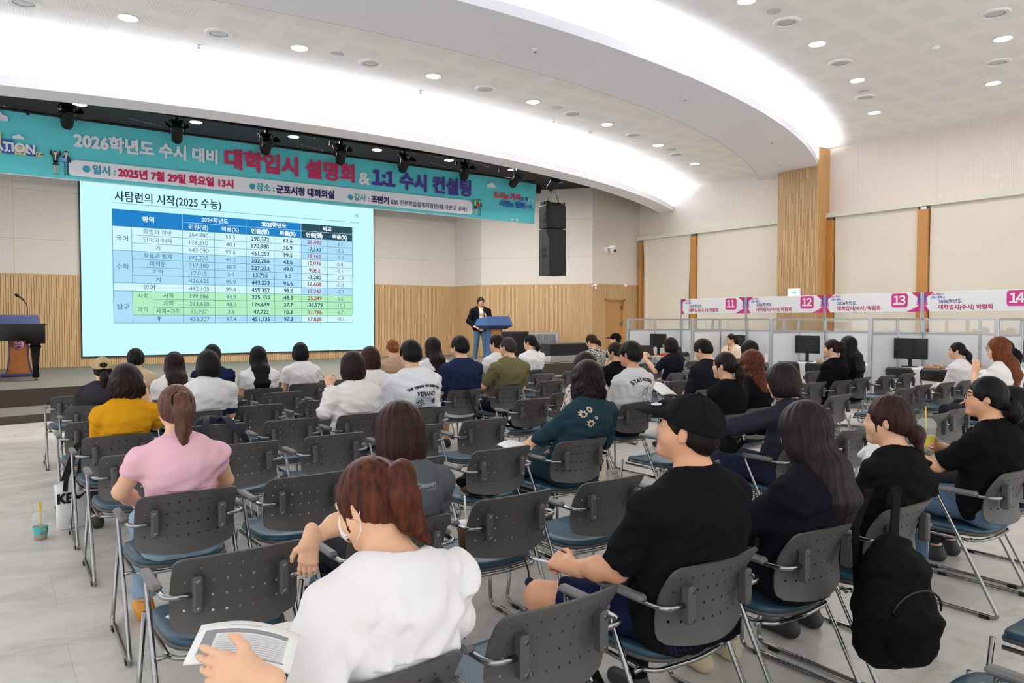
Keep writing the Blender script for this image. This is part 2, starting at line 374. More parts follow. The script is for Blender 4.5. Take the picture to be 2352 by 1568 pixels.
row(dl, [(13.08, 4.96), (15.38, 5.98)], 6.07, lambda i: 'lit round downlight at the right edge of the ceiling, %s' % ('nearer one' if not i else 'one further back toward the wall'), 'ceiling light', 'lit downlights on the near ceiling')
sd = dl_proto('stage_downlight', .12, LENSS, 0)
row(sd, [(1.57, 16.62), (3.71, 16.68), (5.82, 16.69), (7.94, 16.77), (10.0, 16.76), (12.05, 16.75)], 5.85, lambda i: 'small bright downlight in the black stage ceiling, %s from the left above the banner' % ORD[i], 'ceiling light', 'downlights in the black stage ceiling')
def ring_proto():
    t = link('recessed_spotlight', None); r = .185
    MB().lathe([(r*.82, .0), (r*.86, -.02), (r*1.0, -.026), (r*1.08, -.012), (r*1.08, 0)], (0, 0, 0), 32, cap=False).build('rim', RING, t)
    MB().lathe([(r*.83, -.012), (r*.8, -.02), (r*.74, -.022), (r*.72, -.012)], (0, 0, 0), 32, cap=False).build('inner_ring', RING, t)
    MB().lathe([(r*.72, -.004), (r*.5, -.010), (.001, -.012)], (0, 0, 0), 32, cap=False).build('reflector', RINGD, t)
    return t
rg = ring_proto()
row(rg, [(.48, 11.65), (2.83, 11.24), (5.15, 11.09), (7.4, 11.1), (9.71, 11.4), (11.94, 11.89), (14.22, 12.66)], 5.81, lambda i: 'unlit ringed round fixture among lit downlights, %s from the left' % ORD[i], 'ceiling light', 'unlit ringed fixtures between the curved ceiling bands')
row(rg, [(9.75, 6.57), (12.04, 7.06), (14.3, 7.84)], 6.07, lambda i: 'unlit ringed round fixture on the near ceiling, %s along the curved row' % ORD[i], 'ceiling light', 'unlit ringed fixtures on the near ceiling')
row(rg, [(11.92, 4.63), (14.2, 5.46)], 6.07, lambda i: 'unlit ringed round fixture at the right edge of the ceiling, %s' % ('nearest one' if not i else 'one between two lit lights'), 'ceiling light', 'unlit ringed fixtures on the near ceiling')
def flatdisc():
    return MB().lathe([(.001, -.012), (.10, -.012), (.115, -.006), (.115, 0)], (0, 0, 0), 24, cap=False, flip=True)
fd = flatdisc().build('ceiling_speaker', RINGD)
row(fd, [(4.55, 11.05), (9.2, 11.3), (13.7, 12.4)], 5.81, lambda i: 'flat round ceiling speaker beside a ringed fixture, %s from the left of three' % ORD[i], 'speaker', 'flat ceiling speakers')
row(fd, [(9.25, 6.45), (13.85, 7.65)], 6.07, lambda i: 'flat round ceiling speaker on the near ceiling, %s' % ('nearer of two' if not i else 'further of two'), 'speaker', 'flat ceiling speakers')
spk = link('sprinkler', None)
MB().lathe([(.045, 0), (.045, -.006), (.014, -.012), (.014, -.035)], (0, 0, 0), 16).build('escutcheon', RING, spk)
MB().lathe([(.006, -.035), (.006, -.05), (.028, -.052), (.028, -.056)], (0, 0, 0), 12).build('deflector', CHROME, spk)
row(spk, [(6.6, 8.6), (10.2, 8.9), (14.2, 9.9), (16.4, 11.2)], 5.6, lambda i: 'tiny sprinkler head under the curved ceiling band, %s from the left' % ORD[i], 'sprinkler', 'sprinkler heads under the band')
row(spk, [(2.7, 11.9), (6.5, 11.9), (9.7, 12.0)], 5.81, lambda i: 'tiny white sprinkler head on the ceiling over the seats, %s from the left' % ORD[i], 'sprinkler', 'sprinkler heads over the seats')
det = MB().lathe([(.06, 0), (.065, -.012), (.05, -.03), (.03, -.045), (.001, -.048)], (0, 0, 0), 20, cap=False, flip=True).build('smoke_detector', RING)
row(det, [(10.95, 12.3)], 5.81, lambda i: 'white smoke detector on the middle ceiling near the fourth ringed fixture', 'smoke detector', 'smoke detectors')
row(det, [(12.6, 5.75)], 6.07, lambda i: 'white smoke detector on the near ceiling among the perforated patches', 'smoke detector', 'smoke detectors')
# ---- stage platform and step
STG = [(-7, 15.3), (.2, 15.32), (1.7, 15.5), (3.2, 14.3), (5.6, 14.05), (8.3, 14.1), (10.2, 15.8), (13.4, 15.7), (14.7, 15.75), (15.5, 16.5), (15.83, 17.6), (13.36, 20.35), (13.3, 21.9), (-7, 21.9)]
STP = [(-7, 13.75), (.16, 13.88), (1.7, 14.2), (3.0, 13.35), (5.6, 13.05), (8.5, 13.1), (10.4, 14.85), (12.3, 15.1), (15.0, 15.1), (15.8, 16.0), (15.83, 17.6), (13.36, 20.35), (-7, 21)]
def platform(name, poly, z0, z1):
    n = len(poly); mb = MB(); vs = [(x, y, z0) for x, y in poly]+[(x, y, z1) for x, y in poly]
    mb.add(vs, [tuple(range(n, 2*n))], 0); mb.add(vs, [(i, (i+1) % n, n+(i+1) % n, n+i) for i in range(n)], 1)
    return struct(mb.build(name, [STAGEM, RISERM]))
platform('floor_stage_step', STP, 0, .13); platform('floor_stage', STG, .0, SZ)
# ---- wall fittings
t = thing('surveillance_camera', 'white dome camera on a wall bracket above the door corner', 'camera', (16.53, 17.6, 3.9))
MB().box(-.16, -.05, -.015, 0, -.05, .10).box(-.12, .0, -.14, -.01, .05, .09).build('bracket', RING, t)
MB().lathe([(.001, .16), (.10, .15), (.13, .12), (.13, .07), (.11, .05)], (.02, -.17, 0), 20).build('housing', RING, t)
MB().lathe([(.10, .05), (.10, -.02), (.085, -.08), (.05, -.12), (.001, -.13)], (.02, -.17, 0), 20, flip=True).build('dome', mat('dome_shell', 'd9dadd', .3), t)
MB().lathe([(.001, -.02), (.04, -.02), (.045, 0), (.045, .03)], (.02, -.265, -.03), 16, ax='y').build('lens', BLACK, t)
t = thing('wall_camera', 'small white bullet camera where the slatted walls meet', 'camera', (15.83, 17.58, 2.72))
MB().lathe([(.04, 0), (.04, .02)], (0, 0, 0), 14, ax='y').tube([(0, -.01, 0), (0, -.08, .03)], .012).build('mount', RING, t)
MB().lathe([(.035, -.08), (.038, .06)], (0, -.1, .03), 14, ax='y').sphere((.05, -.08, -.06), .04).build('body', RING, t)
tag(MB().lathe([(.001, -.05), (.045, -.045), (.06, -.02), (.06, 0)], (17.3, 17.6, 2.78), 18, ax='y').build('motion_sensor', RING), 'small white motion sensor on the wall above the door', 'sensor')
t = thing('exit_sign', 'small white lit exit sign with a green arrow on the slatted pillar', 'sign', (17.41, 11.4, 2.36))
MB().bbox(-.05, 0, -.19, .19, -.11, .11, .01).build('housing', RING, t)
MB().box(-.053, -.05, -.165, .165, -.085, .085).build('lit_panel', glow('exit_panel', 'e4fff0', 1.0), t)
MB().prism([(.07, .012), (-.02, .012), (-.02, .045), (-.09, 0), (-.02, -.045), (-.02, -.012), (.07, -.012)], -.0555, -.053, 'x').build('arrow', glow('exit_green', '6fdcae', .8), t)
# ================================================================ STAGE: screen, banner, lights
SY = 21.84
scr = thing('projection_screen', 'large lit screen showing a blue table of exam numbers, on the stage wall', 'screen', (6.115, SY, 0))
def sx(x): return x-6.115
MB().box(sx(2.0), sx(10.23), 0, .06, .66, 5.36).build('screen_frame', mat('screen_edge', '1a1c24', .5), scr)
S = lambda n, c, k=1.0: glow('slide_'+n, c, k*.71)
smats = [S('bg', 'c4f6ff', 1.06), S('pale', 'd2f8ff'), S('blue', 'aee0fb'), S('head', '2483cb'), S('dark', '33505f'), S('green', 'b2f0c0'), S('line', '5f96b4', .9)]
sl = MB()
def cell(x0, x1, z0, z1, mi, y=-.003): sl.quad((sx(x0), y, z0), (sx(x1), y, z0), (sx(x1), y, z1), (sx(x0), y, z1), mi)
cell(2.03, 10.2, .69, 5.34, 0, -.001)
CX = [2.755, 3.21, 3.705, 4.47, 5.31, 6.19, 7.0, 7.82, 8.645, 9.473]; ZT, ZH, ZB = 4.561, 4.117, 1.557; RP = (ZH-ZB)/12
cell(CX[0], CX[7], ZH, ZT, 3); cell(CX[7], CX[9], ZH, ZT, 4)
for r in range(12):
    z1 = ZH-r*RP; z0 = z1-RP; base = 1 if r in (0, 1, 2, 7) else (5 if 8 <= r < 11 else 2)
    cell(CX[0], CX[7], z0, z1, 2 if 8 <= r < 11 else base)
    if 8 <= r < 11: cell(CX[1], CX[9], z0, z1, 5, -.004)
    else: cell(CX[7], CX[9], z0, z1, 2 if base == 1 else 1)
lw = .006
def hl(x0, x1, z, m=6): cell(x0, x1, z-lw, z+lw, m, -.006)
def vl(x, z0, z1, m=6): cell(x-lw, x+lw, z0, z1, m, -.006)
for r in range(13):
    z = ZH-r*RP; x0 = CX[0] if r in (0, 3, 7, 8, 12) else (CX[2] if r in (9, 10) else CX[1]); hl(x0, CX[9], z)
hl(CX[3], CX[9], (ZT+ZH)/2, 2)
for i, x in enumerate(CX):
    if i == 1: vl(x, ZH-7*RP, ZH); vl(x, ZB, ZH-8*RP)
    elif i == 2: vl(x, ZB+RP, ZH-8*RP)
    else: vl(x, ZB, ZH)
for x in (CX[3], CX[5], CX[7]): vl(x, ZH, ZT, 2)
hl(2.756, 9.70, 4.72)
sl.build('slide', smats, scr)
st = MB(); stm = [S('ink', '35596f', .9), S('white', 'f4fdff'), S('red', 'b2526a', .9), S('grey', '5d8297', .9), S('title', '2a4055', .9)]
def T(b, size, x, z, mi=0, bold=0, align='CENTER', width=None): put_text(st, b, size, sx(x), z-size*.35, -.008, align, bold, width, mi)
T('사탐런의 시작(2025 수능)', .30, 2.82, 4.90, 4, .004, 'LEFT', 2.68); T('10', .13, 9.63, 4.94, 3)
mid = lambda i, j: (CX[i]+CX[j])/2
T('영역', .17, mid(0, 3), (ZT+ZH)/2, 1, .004); zz = ZT-(ZT-ZH)/4; z2 = ZH+(ZT-ZH)/4
for (a, b_, t) in ((3, 5, '2024학년도'), (5, 7, '2025학년도'), (7, 9, '비고')): T(t, .155, mid(a, b_), zz, 1, .002 if a == 3 else .008)
for i, t in enumerate(['인원(명)', '비율(%)']*3): T(t, .155, mid(3+i, 4+i), z2, 1, .002 if i < 2 else .008)
for (r0, r1, t) in ((0, 3, '국어'), (3, 7, '수학'), (8, 12, '탐구')): T(t, .165, mid(0, 1), ZH-(r0+r1)/2*RP)
T('영어', .165, mid(0, 3), ZH-7.5*RP)
for r, t in enumerate(['화법과 작문', '언어와 매체', '계', '확률과 통계', '미적분', '기하', '계', None, '사회', '과학', '사회+과학', '계']):
    if t: T(t, .15, mid(2 if 8 <= r < 11 else 1, 3), ZH-(r+.5)*RP, 3 if r in (0, 1, 2) else 0)
T('사회', .15, mid(1, 2), ZH-8.6*RP); T('·', .15, mid(1, 2), ZH-9.4*RP); T('과학', .15, mid(1, 2), ZH-10.3*RP)
ROWS = '''264,880 59.5 290,372 62.6 25,492 3.1|178,210 40.1 170,880 36.9 -7,330 -3.2|443,090 99.6 461,252 99.5 18,162 -0.1|192,230 43.2 202,266 43.6 10,036 0.4|217,380 48.9 227,232 49.0 9,852 0.1|17,015 3.8 13,735 3.0 -3,280 -0.8|426,625 95.9 443,233 95.6 16,608 -0.3|442,105 99.4 459,352 99.1 17,247 -0.3|199,886 44.9 225,135 48.5 25,249 3.6|213,628 48.0 174,649 37.7 -38,979 -10.3|15,927 3.6 47,723 10.3 31,796 6.7|433,307 97.4 451,135 97.3 17,828 -0.1'''
for r, l in enumerate(ROWS.split('|')):
    for c, t in enumerate(l.split()):
        neg = t[0] == '-'
        T(t, .165, mid(3+c, 4+c), ZH-(r+.5)*RP, (2 if c == 4 and not neg else (3 if c in (0, 1, 5) else 0)), .004 if c in (2, 3, 4) else .0)
st.build('lettering', stm, scr)
# ---- banner
BY = 15.2
ban = thing('event_banner', 'long turquoise event banner with Korean lettering hung above the stage', 'banner', (5.05, BY, 0))
bx = lambda x: x-5.05
TEAL = mat('banner_turquoise', '5cccd7', .75, noise=.05, nscale=1.5)
n = 80; vs = []; X0, X1 = -1.55, 11.72
for i in range(n+1):
    x = X0+(X1-X0)*i/n
    for k in range(9):
        z = 4.13+1.07*k/8; e = (x-X1); xx = x-(.07*(1-k/8) if i == n else .07*(1-k/8)*max(0, (i/n-.9)*10))
        vs.append((bx(xx), .02+.012*sin(x*2.1+z*3)*(.4+k/8*.2)+(.05*math.exp(-((x-11.3)/.3)**2)*sin(k*.8)), z-.03*math.exp(-((x-11.72)/.5)**2)*(k/8)))
mb = MB(); fs = [(i*9+k, (i+1)*9+k, (i+1)*9+k+1, i*9+k+1) for i in range(n) for k in range(8)]
mb.add(vs, fs, 0, True); mb.add([(a, b_+.004, c) for a, b_, c in vs], [f[::-1] for f in fs], 1, True)
mb.build('cloth', [TEAL, mat('banner_back', 'd8dde0', .8)], ban)
MB().tube([(bx(-1.5), .02, 4.135), (bx(11.62), .02, 4.135)], .009, 6).build('hem_rod', mat('hem_white', 'dfe4e6', .6), ban)
bm = [mat('banner_lilac_white', 'dfe3ee', .7), mat('banner_crimson', 'c4265c', .7), mat('banner_purple', '4a2f92', .7), mat('banner_navy', '2a2760', .7), mat('banner_teal_ink', '2fa3b8', .7), mat('banner_strip', 'e6e8f2', .75), mat('banner_red', 'd3303f', .7), mat('banner_blue', '2b62b5', .7)]
bl = MB(); LY = -.03
poly = [(1.35, 4.485), (9.55, 4.55)]+[(9.66, 4.54), (9.72, 4.47), (9.72, 4.27), (9.66, 4.205)]+[(1.3, 4.205), (1.25, 4.24), (1.25, 4.44)]
bl.prism([(bx(a), b_) for a, b_ in poly][::-1], -.012, -.010, 'y', 5)
def B(b, x, z, h, mi, bold=.012, width=None, sh=0): put_text(bl, b, h, bx(x), z, LY+.012, 'LEFT', bold, width, mi, sh)
B('2026학년도 수시 대비', 1.34, 4.735, .29, 0, .014, 2.42); B('대학입시 설명회', 3.92, 4.69, .42, 1, .019, 2.72)
B('&', 6.76, 4.655, .36, 0, .016, .24); B('１', 7.09, 4.68, .42, 2, .022); B(':', 7.335, 4.71, .42, 2, .022); B('１', 7.41, 4.68, .42, 2, .022); B('수시 컨설팅', 7.77, 4.68, .42, 2, .019, 1.90)
def dot(x, z, r, mi): bl.prism([(bx(x)+r*cos(2*pi*k/20), z-r*sin(2*pi*k/20)) for k in range(20)], LY+.01, LY+.012, 'y', mi)
for (x, z) in ((1.52, 4.345), (4.44, 4.343), (6.55, 4.33)): dot(x, z, .06, 4)
B('일시 :', 1.62, 4.285, .18, 4, .006, .36); B('2025년 7월 29일 화요일 13시', 2.03, 4.28, .185, 1, .01, 2.03)
B('장소 :', 4.53, 4.285, .17, 4, .006, .35); B('군포시청 대회의실', 4.93, 4.275, .18, 3, .01, 1.24)
B('강사 :', 6.64, 4.285, .17, 4, .006, .35); B('조만기', 7.05, 4.275, .17, 3, .01, .42); B('EBS 진로학업설계지원단(現 다산고 교사)', 7.535, 4.275, .13, 3, .002, 2.02)
B('도시', 10.37, 4.70, .17, 6, .012, .31); B('를', 10.7, 4.70, .12, 6, .004, .11); B('가치', 10.86, 4.70, .17, 1, .012, .31); B('있게', 11.19, 4.70, .12, 2, .003, .22)
B('시민', 10.53, 4.51, .17, 7, .012, .31); B('을', 10.86, 4.51, .12, 7, .004, .11); B('행복', 11.02, 4.51, .17, 7, .012, .31); B('하게', 11.35, 4.51, .12, 7, .003, .2)
B('ATION', .165, 4.52, .2, 0, .009, .58)
def cloud(x, z, s, mi=0):
    P = [(-1, 0), (1, 0)]+arc2(.7, .22, .28, -.6, 1.6, 6)+arc2(.15, .45, .42, .1, 2.6, 8)+arc2(-.6, .22, .3, 1.5, 3.9, 6)
    bl.prism([(bx(x+a*s), z+b_*s) for a, b_ in P][::-1], LY+.011, LY+.012, 'y', mi)
cloud(.18, 5.01, .2); cloud(.51, 4.735, .09); cloud(10.27, 4.93, .15)
bl.build('lettering', bm, ban)
# printed town silhouette and the two pairs of little students
pr = MB(); pm = [mat('print_tan', 'd9c28d', .8), mat('print_blue', '2f5fa8', .8), mat('print_dark', '2a3140', .8), mat('print_skin', 'e9b08f', .8), mat('print_white', 'eceef2', .8), mat('print_lightblue', '6fa8e6', .8), mat('print_red', 'd84a4a', .8), mat('print_green', '4fae4d', .8), mat('print_brown', '7a4b33', .8)]
def R2(x0, x1, z0, z1, mi, y=-.016): pr.quad((bx(x0), y, z0), (bx(x1), y, z0), (bx(x1), y, z1), (bx(x0), y, z1), mi)
for k, (a, b_, c) in enumerate(((-.35, -.1, .28), (-.05, .18, .2), (.16, .27, .34), (.28, .45, .24), (.46, .62, .14), (.62, .76, .18), (.74, .86, .08))):
    R2(a, b_, 4.47, 4.47+c, 0 if k % 2 == 0 else 1)
    for q in range(2): R2(a+.03+q*.06, a+.06+q*.06, 4.50, 4.53, 4 if k % 2 else 1, -.017)
def student(x, z0, h, girl, top, holds=None, up=False):
    s = h; C = lambda a, b_, c, d_, mi, y=-.016: R2(x+a*s, x+b_*s, z0+c*s, z0+d_*s, mi, y)
    for e in (-.06, .03): C(e, e+.035, .02, .45, 3 if girl else 2)
    for e in (-.07, .03): C(e, e+.05, 0, .03, 1)
    if girl: pr.add([(bx(x+a*s), -.017, z0+b_*s) for a, b_ in ((-.11, .36), (.11, .36), (.06, .52), (-.06, .52))], [(0, 1, 2, 3)], 2)
    C(-.09, .09, .48, .74, top, -.017); C(-.02, .02, .56, .76, 4, -.018)
    a = 1 if up else -1
    for e in (-1, 1):
        pr.add([(bx(x+p*e*s), -.0165, z0+q*s) for p, q in (((.06, .72), (.10, .66), (.2, .8), (.17, .98)) if up else ((.08, .72), (.13, .68), (.17, .5), (.12, .48)))], [(0, 1, 2, 3) if e*a > 0 else (3, 2, 1, 0)], top)
    pr.prism([(bx(x+.062*s*cos(t)), z0+(.84+.075*sin(t))*s) for t in [-2*pi*k/14 for k in range(14)]], -.019, -.018, 'y', 3)
    pr.prism([(bx(x+.068*s*cos(t)), z0+(.87+.06*sin(t))*s) for t in [pi-pi*k/8 for k in range(9)]], -.021, -.020, 'y', 2 if not girl else 8)
    if holds is not None: C(-.2, .02, .5, .66, holds, -.022)
student(1.05, 4.2, .44, True, 2, None, True); student(1.21, 4.2, .46, False, 2, 5)
student(9.81, 4.215, .41, True, 7, None, True); student(9.93, 4.205, .43, False, 2, 6)
pr.build('printed_picture', pm, ban)
# ---- pipe, hangers and stage spotlights above the banner
pipe = thing('lighting_pipe', 'black lighting pipe across the stage opening behind the banner top', 'pipe', (4.7, 14.86, 5.46))
MB().tube([(-6.5, 0, 0), (7.35, 0, 0)], .03, 10).tube([(-6.5, .36, -.235), (7.0, .36, -.235)], .02, 8).build('pipe', BLACKM, pipe)
for i in range(7): MB().tube([(-5.6+i*2.1, 0, .02), (-5.6+i*2.1, 0, .39)], .006, 6).box(-5.63+i*2.1, -5.57+i*2.1, -.02, .02, .0, .05).tube([(-5.6+i*2.1, .36, -.23), (-5.6+i*2.1, .36, .39)], .005, 5).build('hanger', CHROME if i % 2 else BLACKM, pipe)
def spotlight():
    t = link('stage_spotlight', None)
    MB().box(-.03, .03, -.03, .03, .26, .36).tube(fillet([(-.13, 0, -.02), (-.13, 0, .24), (.13, 0, .24), (.13, 0, -.02)], .05), .012, 6).build('yoke', BLACKM, t)
    mb = MB(); mb.lathe([(.001, .16), (.07, .15), (.095, .10), (.10, -.08), (.115, -.10), (.115, -.14)], (0, 0, 0), 18, ax='y', flip=False)
    for k in range(4): mb.box(-.09, .09, .0+k*.03, .012+k*.03, .085, .11)
    b = mb.build('body', BLACKM, t); b.rotation_euler = (R(-55), 0, 0); b.location = (0, .0, -.02)
    mb = MB()
    for a in range(4):
        c, s_ = cos(a*pi/2), sin(a*pi/2)
        P = [(-.08, .11), (.08, .11), (.11, .2), (-.11, .2)]
        vs = [(x*c-r*s_, y, x*s_+r*c) for (x, r), y in zip(P, (-.14, -.14, -.21, -.21))]
        mb.add(vs+[(x, y-.004, z) for x, y, z in vs], [(0, 1, 2, 3), (7, 6, 5, 4), (0, 4, 5, 1), (2, 6, 7, 3)])
    bd = mb.build('barn_door', BLACK, t); bd.rotation_euler = (R(-55), 0, 0); bd.location = (0, 0, -.02)
    MB().lathe([(.001, 0), (.09, .0)], (0, -.135, 0), 18, ax='y', cap=False).build('lens', mat('spot_lens', '3a3f48', .15), t).rotation_euler = (R(-55), 0, 0)
    return t
sp0 = spotlight()
for i, (x, z) in enumerate(((1.22, 5.12), (2.97, 5.12), (4.63, 5.12), (6.2, 5.12), (7.69, 5.12), (9.3, 5.12), (10.76, 5.1), (11.95, 5.14))):
    o = sp0 if i == 0 else dup(sp0); o.location = (x, 14.86, z); o.rotation_euler = (0, 0, (-1)**i*.15+(.9 if i > 5 else 0))
    tag(o, 'black stage spotlight hanging before the banner, %s from the left' % ORD[i] if i < 7 else 'black stage spotlight hanging right above the tall black loudspeaker', 'stage light', 'black stage spotlights')
def turnbuckle():
    t = link('turnbuckle_chain', None)
    MB().tube([(-.12, 0, .012), (.12, 0, .012)], .004, 6).tube([(-.12, 0, -.012), (.12, 0, -.012)], .004, 6).lathe([(.014, -.14), (.014, -.11)], (0, 0, 0), 8, ax='x').lathe([(.014, .11), (.014, .14)], (0, 0, 0), 8, ax='x').tube([(-.22, 0, 0), (-.13, 0, 0)], .005, 6).tube([(.13, 0, 0), (.2, 0, 0)], .005, 6).build('turnbuckle', CHROME, t)
    mb = MB()
    for k in range(6):
        c = -.25-k*.035; mb.tube([(c+.02*cos(a), .01*sin(a)*(k % 2), .01*sin(a)*(1-k % 2)) for a in [2*pi*q/10 for q in range(10)]], .0035, 5, closed=True)
    mb.build('chain', CHROME, t); MB().tube([(.2, 0, 0), (.45, 0, -.02)], .004, 5).box(.44, .48, -.02, .02, -.06, .02).build('clamp', BLACKM, t)
    return t
tb0 = turnbuckle()
for i, (x, z) in enumerate(((.2, 5.25), (2.6, 5.28), (5.6, 5.48), (5.75, 5.25), (8.75, 5.45), (8.9, 5.26), (10.0, 5.42))):
    o = tb0 if i == 0 else dup(tb0); o.location = (x, 15.06, z); o.rotation_euler = (0, R(6), .05)
    tag(o, 'silver turnbuckle and chain rigging above the banner, %s from the left' % ORD[i], 'rigging', 'turnbuckle chains over the banner')
# ---- hanging loudspeaker column
la = thing('hanging_loudspeaker', 'tall black two-cabinet loudspeaker hanging to the right of the banner', 'loudspeaker', (12.18, 14.9, 2.8))
CAB = mat('speaker_paint', '26282b', .6, bump=.2, bscale=400); GRIL = mat('speaker_grille', '101114', .7, bump=.6, bscale=700)
for (z0, z1) in ((0, 1.21), (1.23, 1.83)):
    c = MB().bbox(-.285, .285, 0, .43, z0, z1, .012).build('cabinet', CAB, la)
    MB().bbox(-.27, .27, -.015, .0, z0+.02, z1-.02, .006).build('grille', GRIL, c)
    for zz_ in ((z0+z1)/2+.07, (z0+z1)/2-.09): MB().box(-.292, -.284, .14, .28, zz_-.055, zz_+.055).build('handle_recess', BLACK, c)
    MB().sphere((0, -.018, z0+.04), .008).build('badge', CHROME, c)
MB().box(-.27, .27, .03, .40, 1.83, 1.87).box(-.27, -.24, .03, .4, 1.87, 1.93).box(.24, .27, .03, .4, 1.87, 1.93).box(-.27, .27, .18, .24, 1.87, 1.93).build('flying_frame', BLACKM, la)
for dx in (-.22, .22): MB().tube([(dx, .2, 1.9), (dx*.2, .2, 2.25)], .008, 6).build('sling', BLACKM, la)
mb = MB()
for k in range(11):
    zc = 2.27+k*.075; mb.tube([(.022*cos(a)*(k % 2), .2+.022*cos(a)*(1-k % 2), zc+.045*sin(a)) for a in [2*pi*q/10 for q in range(10)]], .006, 5, closed=True)
mb.build('chain', BLACKM, la)
# ---- lecterns
BLUEP = mat('lectern_blue', '2c3c6e', .45); LECW = mat('lectern_wood', 'a8632c', .4, noise=.12, nscale=4, stretch=(8, 8, .7)); NAVYP = mat('lectern_navy', '1e2754', .45)
def lectern(name, label, loc, rz=0, wood=LECW, blue=BLUEP):
    t = thing(name, label, 'lectern', loc, rz)
    MB().bbox(-.33, .33, -.26, .26, 0, .055, .012).build('base', blue, t)
    prof = lambda z: .155+.09*max(0, (1-z/.45))**2
    zs = [.055+.81*k/12 for k in range(13)]
    for s in (-1, 1):
        P = [(s*prof(z), z) for z in zs]; Q = [(s*(prof(z)+.022), z) for z in zs][::-1]
        poly = P+Q; MB().prism(poly if s < 0 else poly[::-1], -.14, .08, 'y').build('side_panel', blue, t)
    poly = [(-prof(z), z) for z in zs]+[(prof(z), z) for z in zs][::-1]
    MB().prism(poly[::-1], -.125, .06, 'y').build('front_panel', wood, t)
    e = MB(); e.lathe([(.001, -.136), (.085, -.136), (.085, -.125)], (0, 0, .60), 28, 0, 'y', cap=False); e.lathe([(.001, -.139), (.072, -.139), (.072, -.136)], (0, 0, .60), 28, 1, 'y', cap=False)
    em = e.build('emblem', [mat('emblem_white', 'eceaf0', .5), mat('emblem_magenta', 'c2359b', .5)], t)
    g = MB(); put_text(g, '군포시', .045, 0, .605, -.141, 'CENTER', .002); put_text(g, '도시·시민', .03, 0, .565, -.141, 'CENTER', .001); g.build('emblem_lettering', bm[0], em)
    # desk: slanted top box with bevelled underside
    MB().add([(-.40, -.32, .93), (.40, -.32, .93), (.40, .30, .93), (-.40, .30, .93), (-.25, -.2, .84), (.25, -.2, .84), (.25, .2, .84), (-.25, .2, .84)],
             [(0, 1, 5, 4), (1, 2, 6, 5), (2, 3, 7, 6), (3, 0, 4, 7), (4, 5, 6, 7)]).build('desk_underside', NAVYP, t)
    MB().add([(-.40, -.32, .93), (.40, -.32, .93), (.40, .30, .93), (-.40, .30, .93), (-.35, -.22, 1.15), (.35, -.22, 1.15), (.35, .26, 1.08), (-.35, .26, 1.08)],
             [(0, 4, 5, 1)[::-1], (1, 5, 6, 2)[::-1], (2, 6, 7, 3)[::-1], (3, 7, 4, 0)[::-1], (4, 7, 6, 5)[::-1]]).build('desk', blue, t)
    return t
lectern('lectern', 'wooden speaker lectern with blue slanted top in front of the standing speaker', (11.0, 16.15, SZ), 0, mat('lectern_orange_wood', 'c07a2c', .4, noise=.1, nscale=4, stretch=(8, 8, .7)), mat('lectern_blue_bright', '3a5a90', .4)).scale = (1.02, 1.02, 1.13)
lc = lectern('lectern', 'wooden lectern with navy trim standing behind the grand piano', (.57, 18.9, SZ)); lc.scale = (1, 1, 1.14)
mic = thing('gooseneck_microphone', 'black gooseneck microphone on the lectern behind the piano', 'microphone', (.74, 18.9, SZ+1.285))
MB().lathe([(.04, -.01), (.04, .01), (.015, .02)], (0, 0, 0), 14).tube(fillet([(0, 0, 0), (0, 0, .2), (-.03, 0, .3), (-.1, 0, .37)], .08), .009, 8).build('stem', BLACKM, mic)
MB().tube([(-.05, 0, .345), (-.16, 0, .43)], [.012, .019], 12).build('grip', BLACK, mic); MB().tube([(-.155, 0, .425), (-.17, 0, .437), (-.19, 0, .452), (-.21, 0, .467), (-.218, 0, .473)], [.022, .03, .032, .026, .01], 12).build('head', BLACKM, mic)
# ---- grand piano (only its end shows)
pn = thing('grand_piano', 'glossy black grand piano cut by the left edge, on the stage', 'piano', (-.1, 17.5, SZ))
pp_ = [(1.06, -.35), (1.06, .6)]+[(1.0, .75), (.8, .85), (.2, .92), (-.6, .95), (-1.1, .9), (-1.3, .8), (-1.3, -.35)]
MB().prism(pp_, .80, 1.10, 'z').build('case', GLOSSB, pn)
MB().prism([(x*1.02, y*1.02-.01) for x, y in pp_], 1.10, 1.13, 'z').build('lid', GLOSSB, pn)
MB().bbox(.72, 1.06, -.36, .3, .74, .80, .01).build('key_block', GLOSSB, pn)
for (x, y) in ((.9, -.1), (-1.05, -.1), (-.6, .7)):
    lg = MB(); lg.add([(x+a*r, y+b_*r, z) for z, r in ((.80, .085), (.70, .085), (.68, .10), (.62, .075), (.16, .05), (.14, .06), (.06, .055)) for a, b_ in ((-1, -1), (1, -1), (1, 1), (-1, 1))],
       [(k*4+i, k*4+(i+1) % 4, k*4+4+(i+1) % 4, k*4+4+i)[::-1] for k in range(6) for i in range(4)])
    l_ = lg.build('leg', GLOSSB, pn); MB().lathe([(.032, -.022), (.035, 0), (.032, .022)], (x, y, .036), 14, ax='x').box(x-.03, x+.03, y-.03, y+.03, .03, .065).build('caster', mat('brass', 'a88a4a', .3, 1), l_)
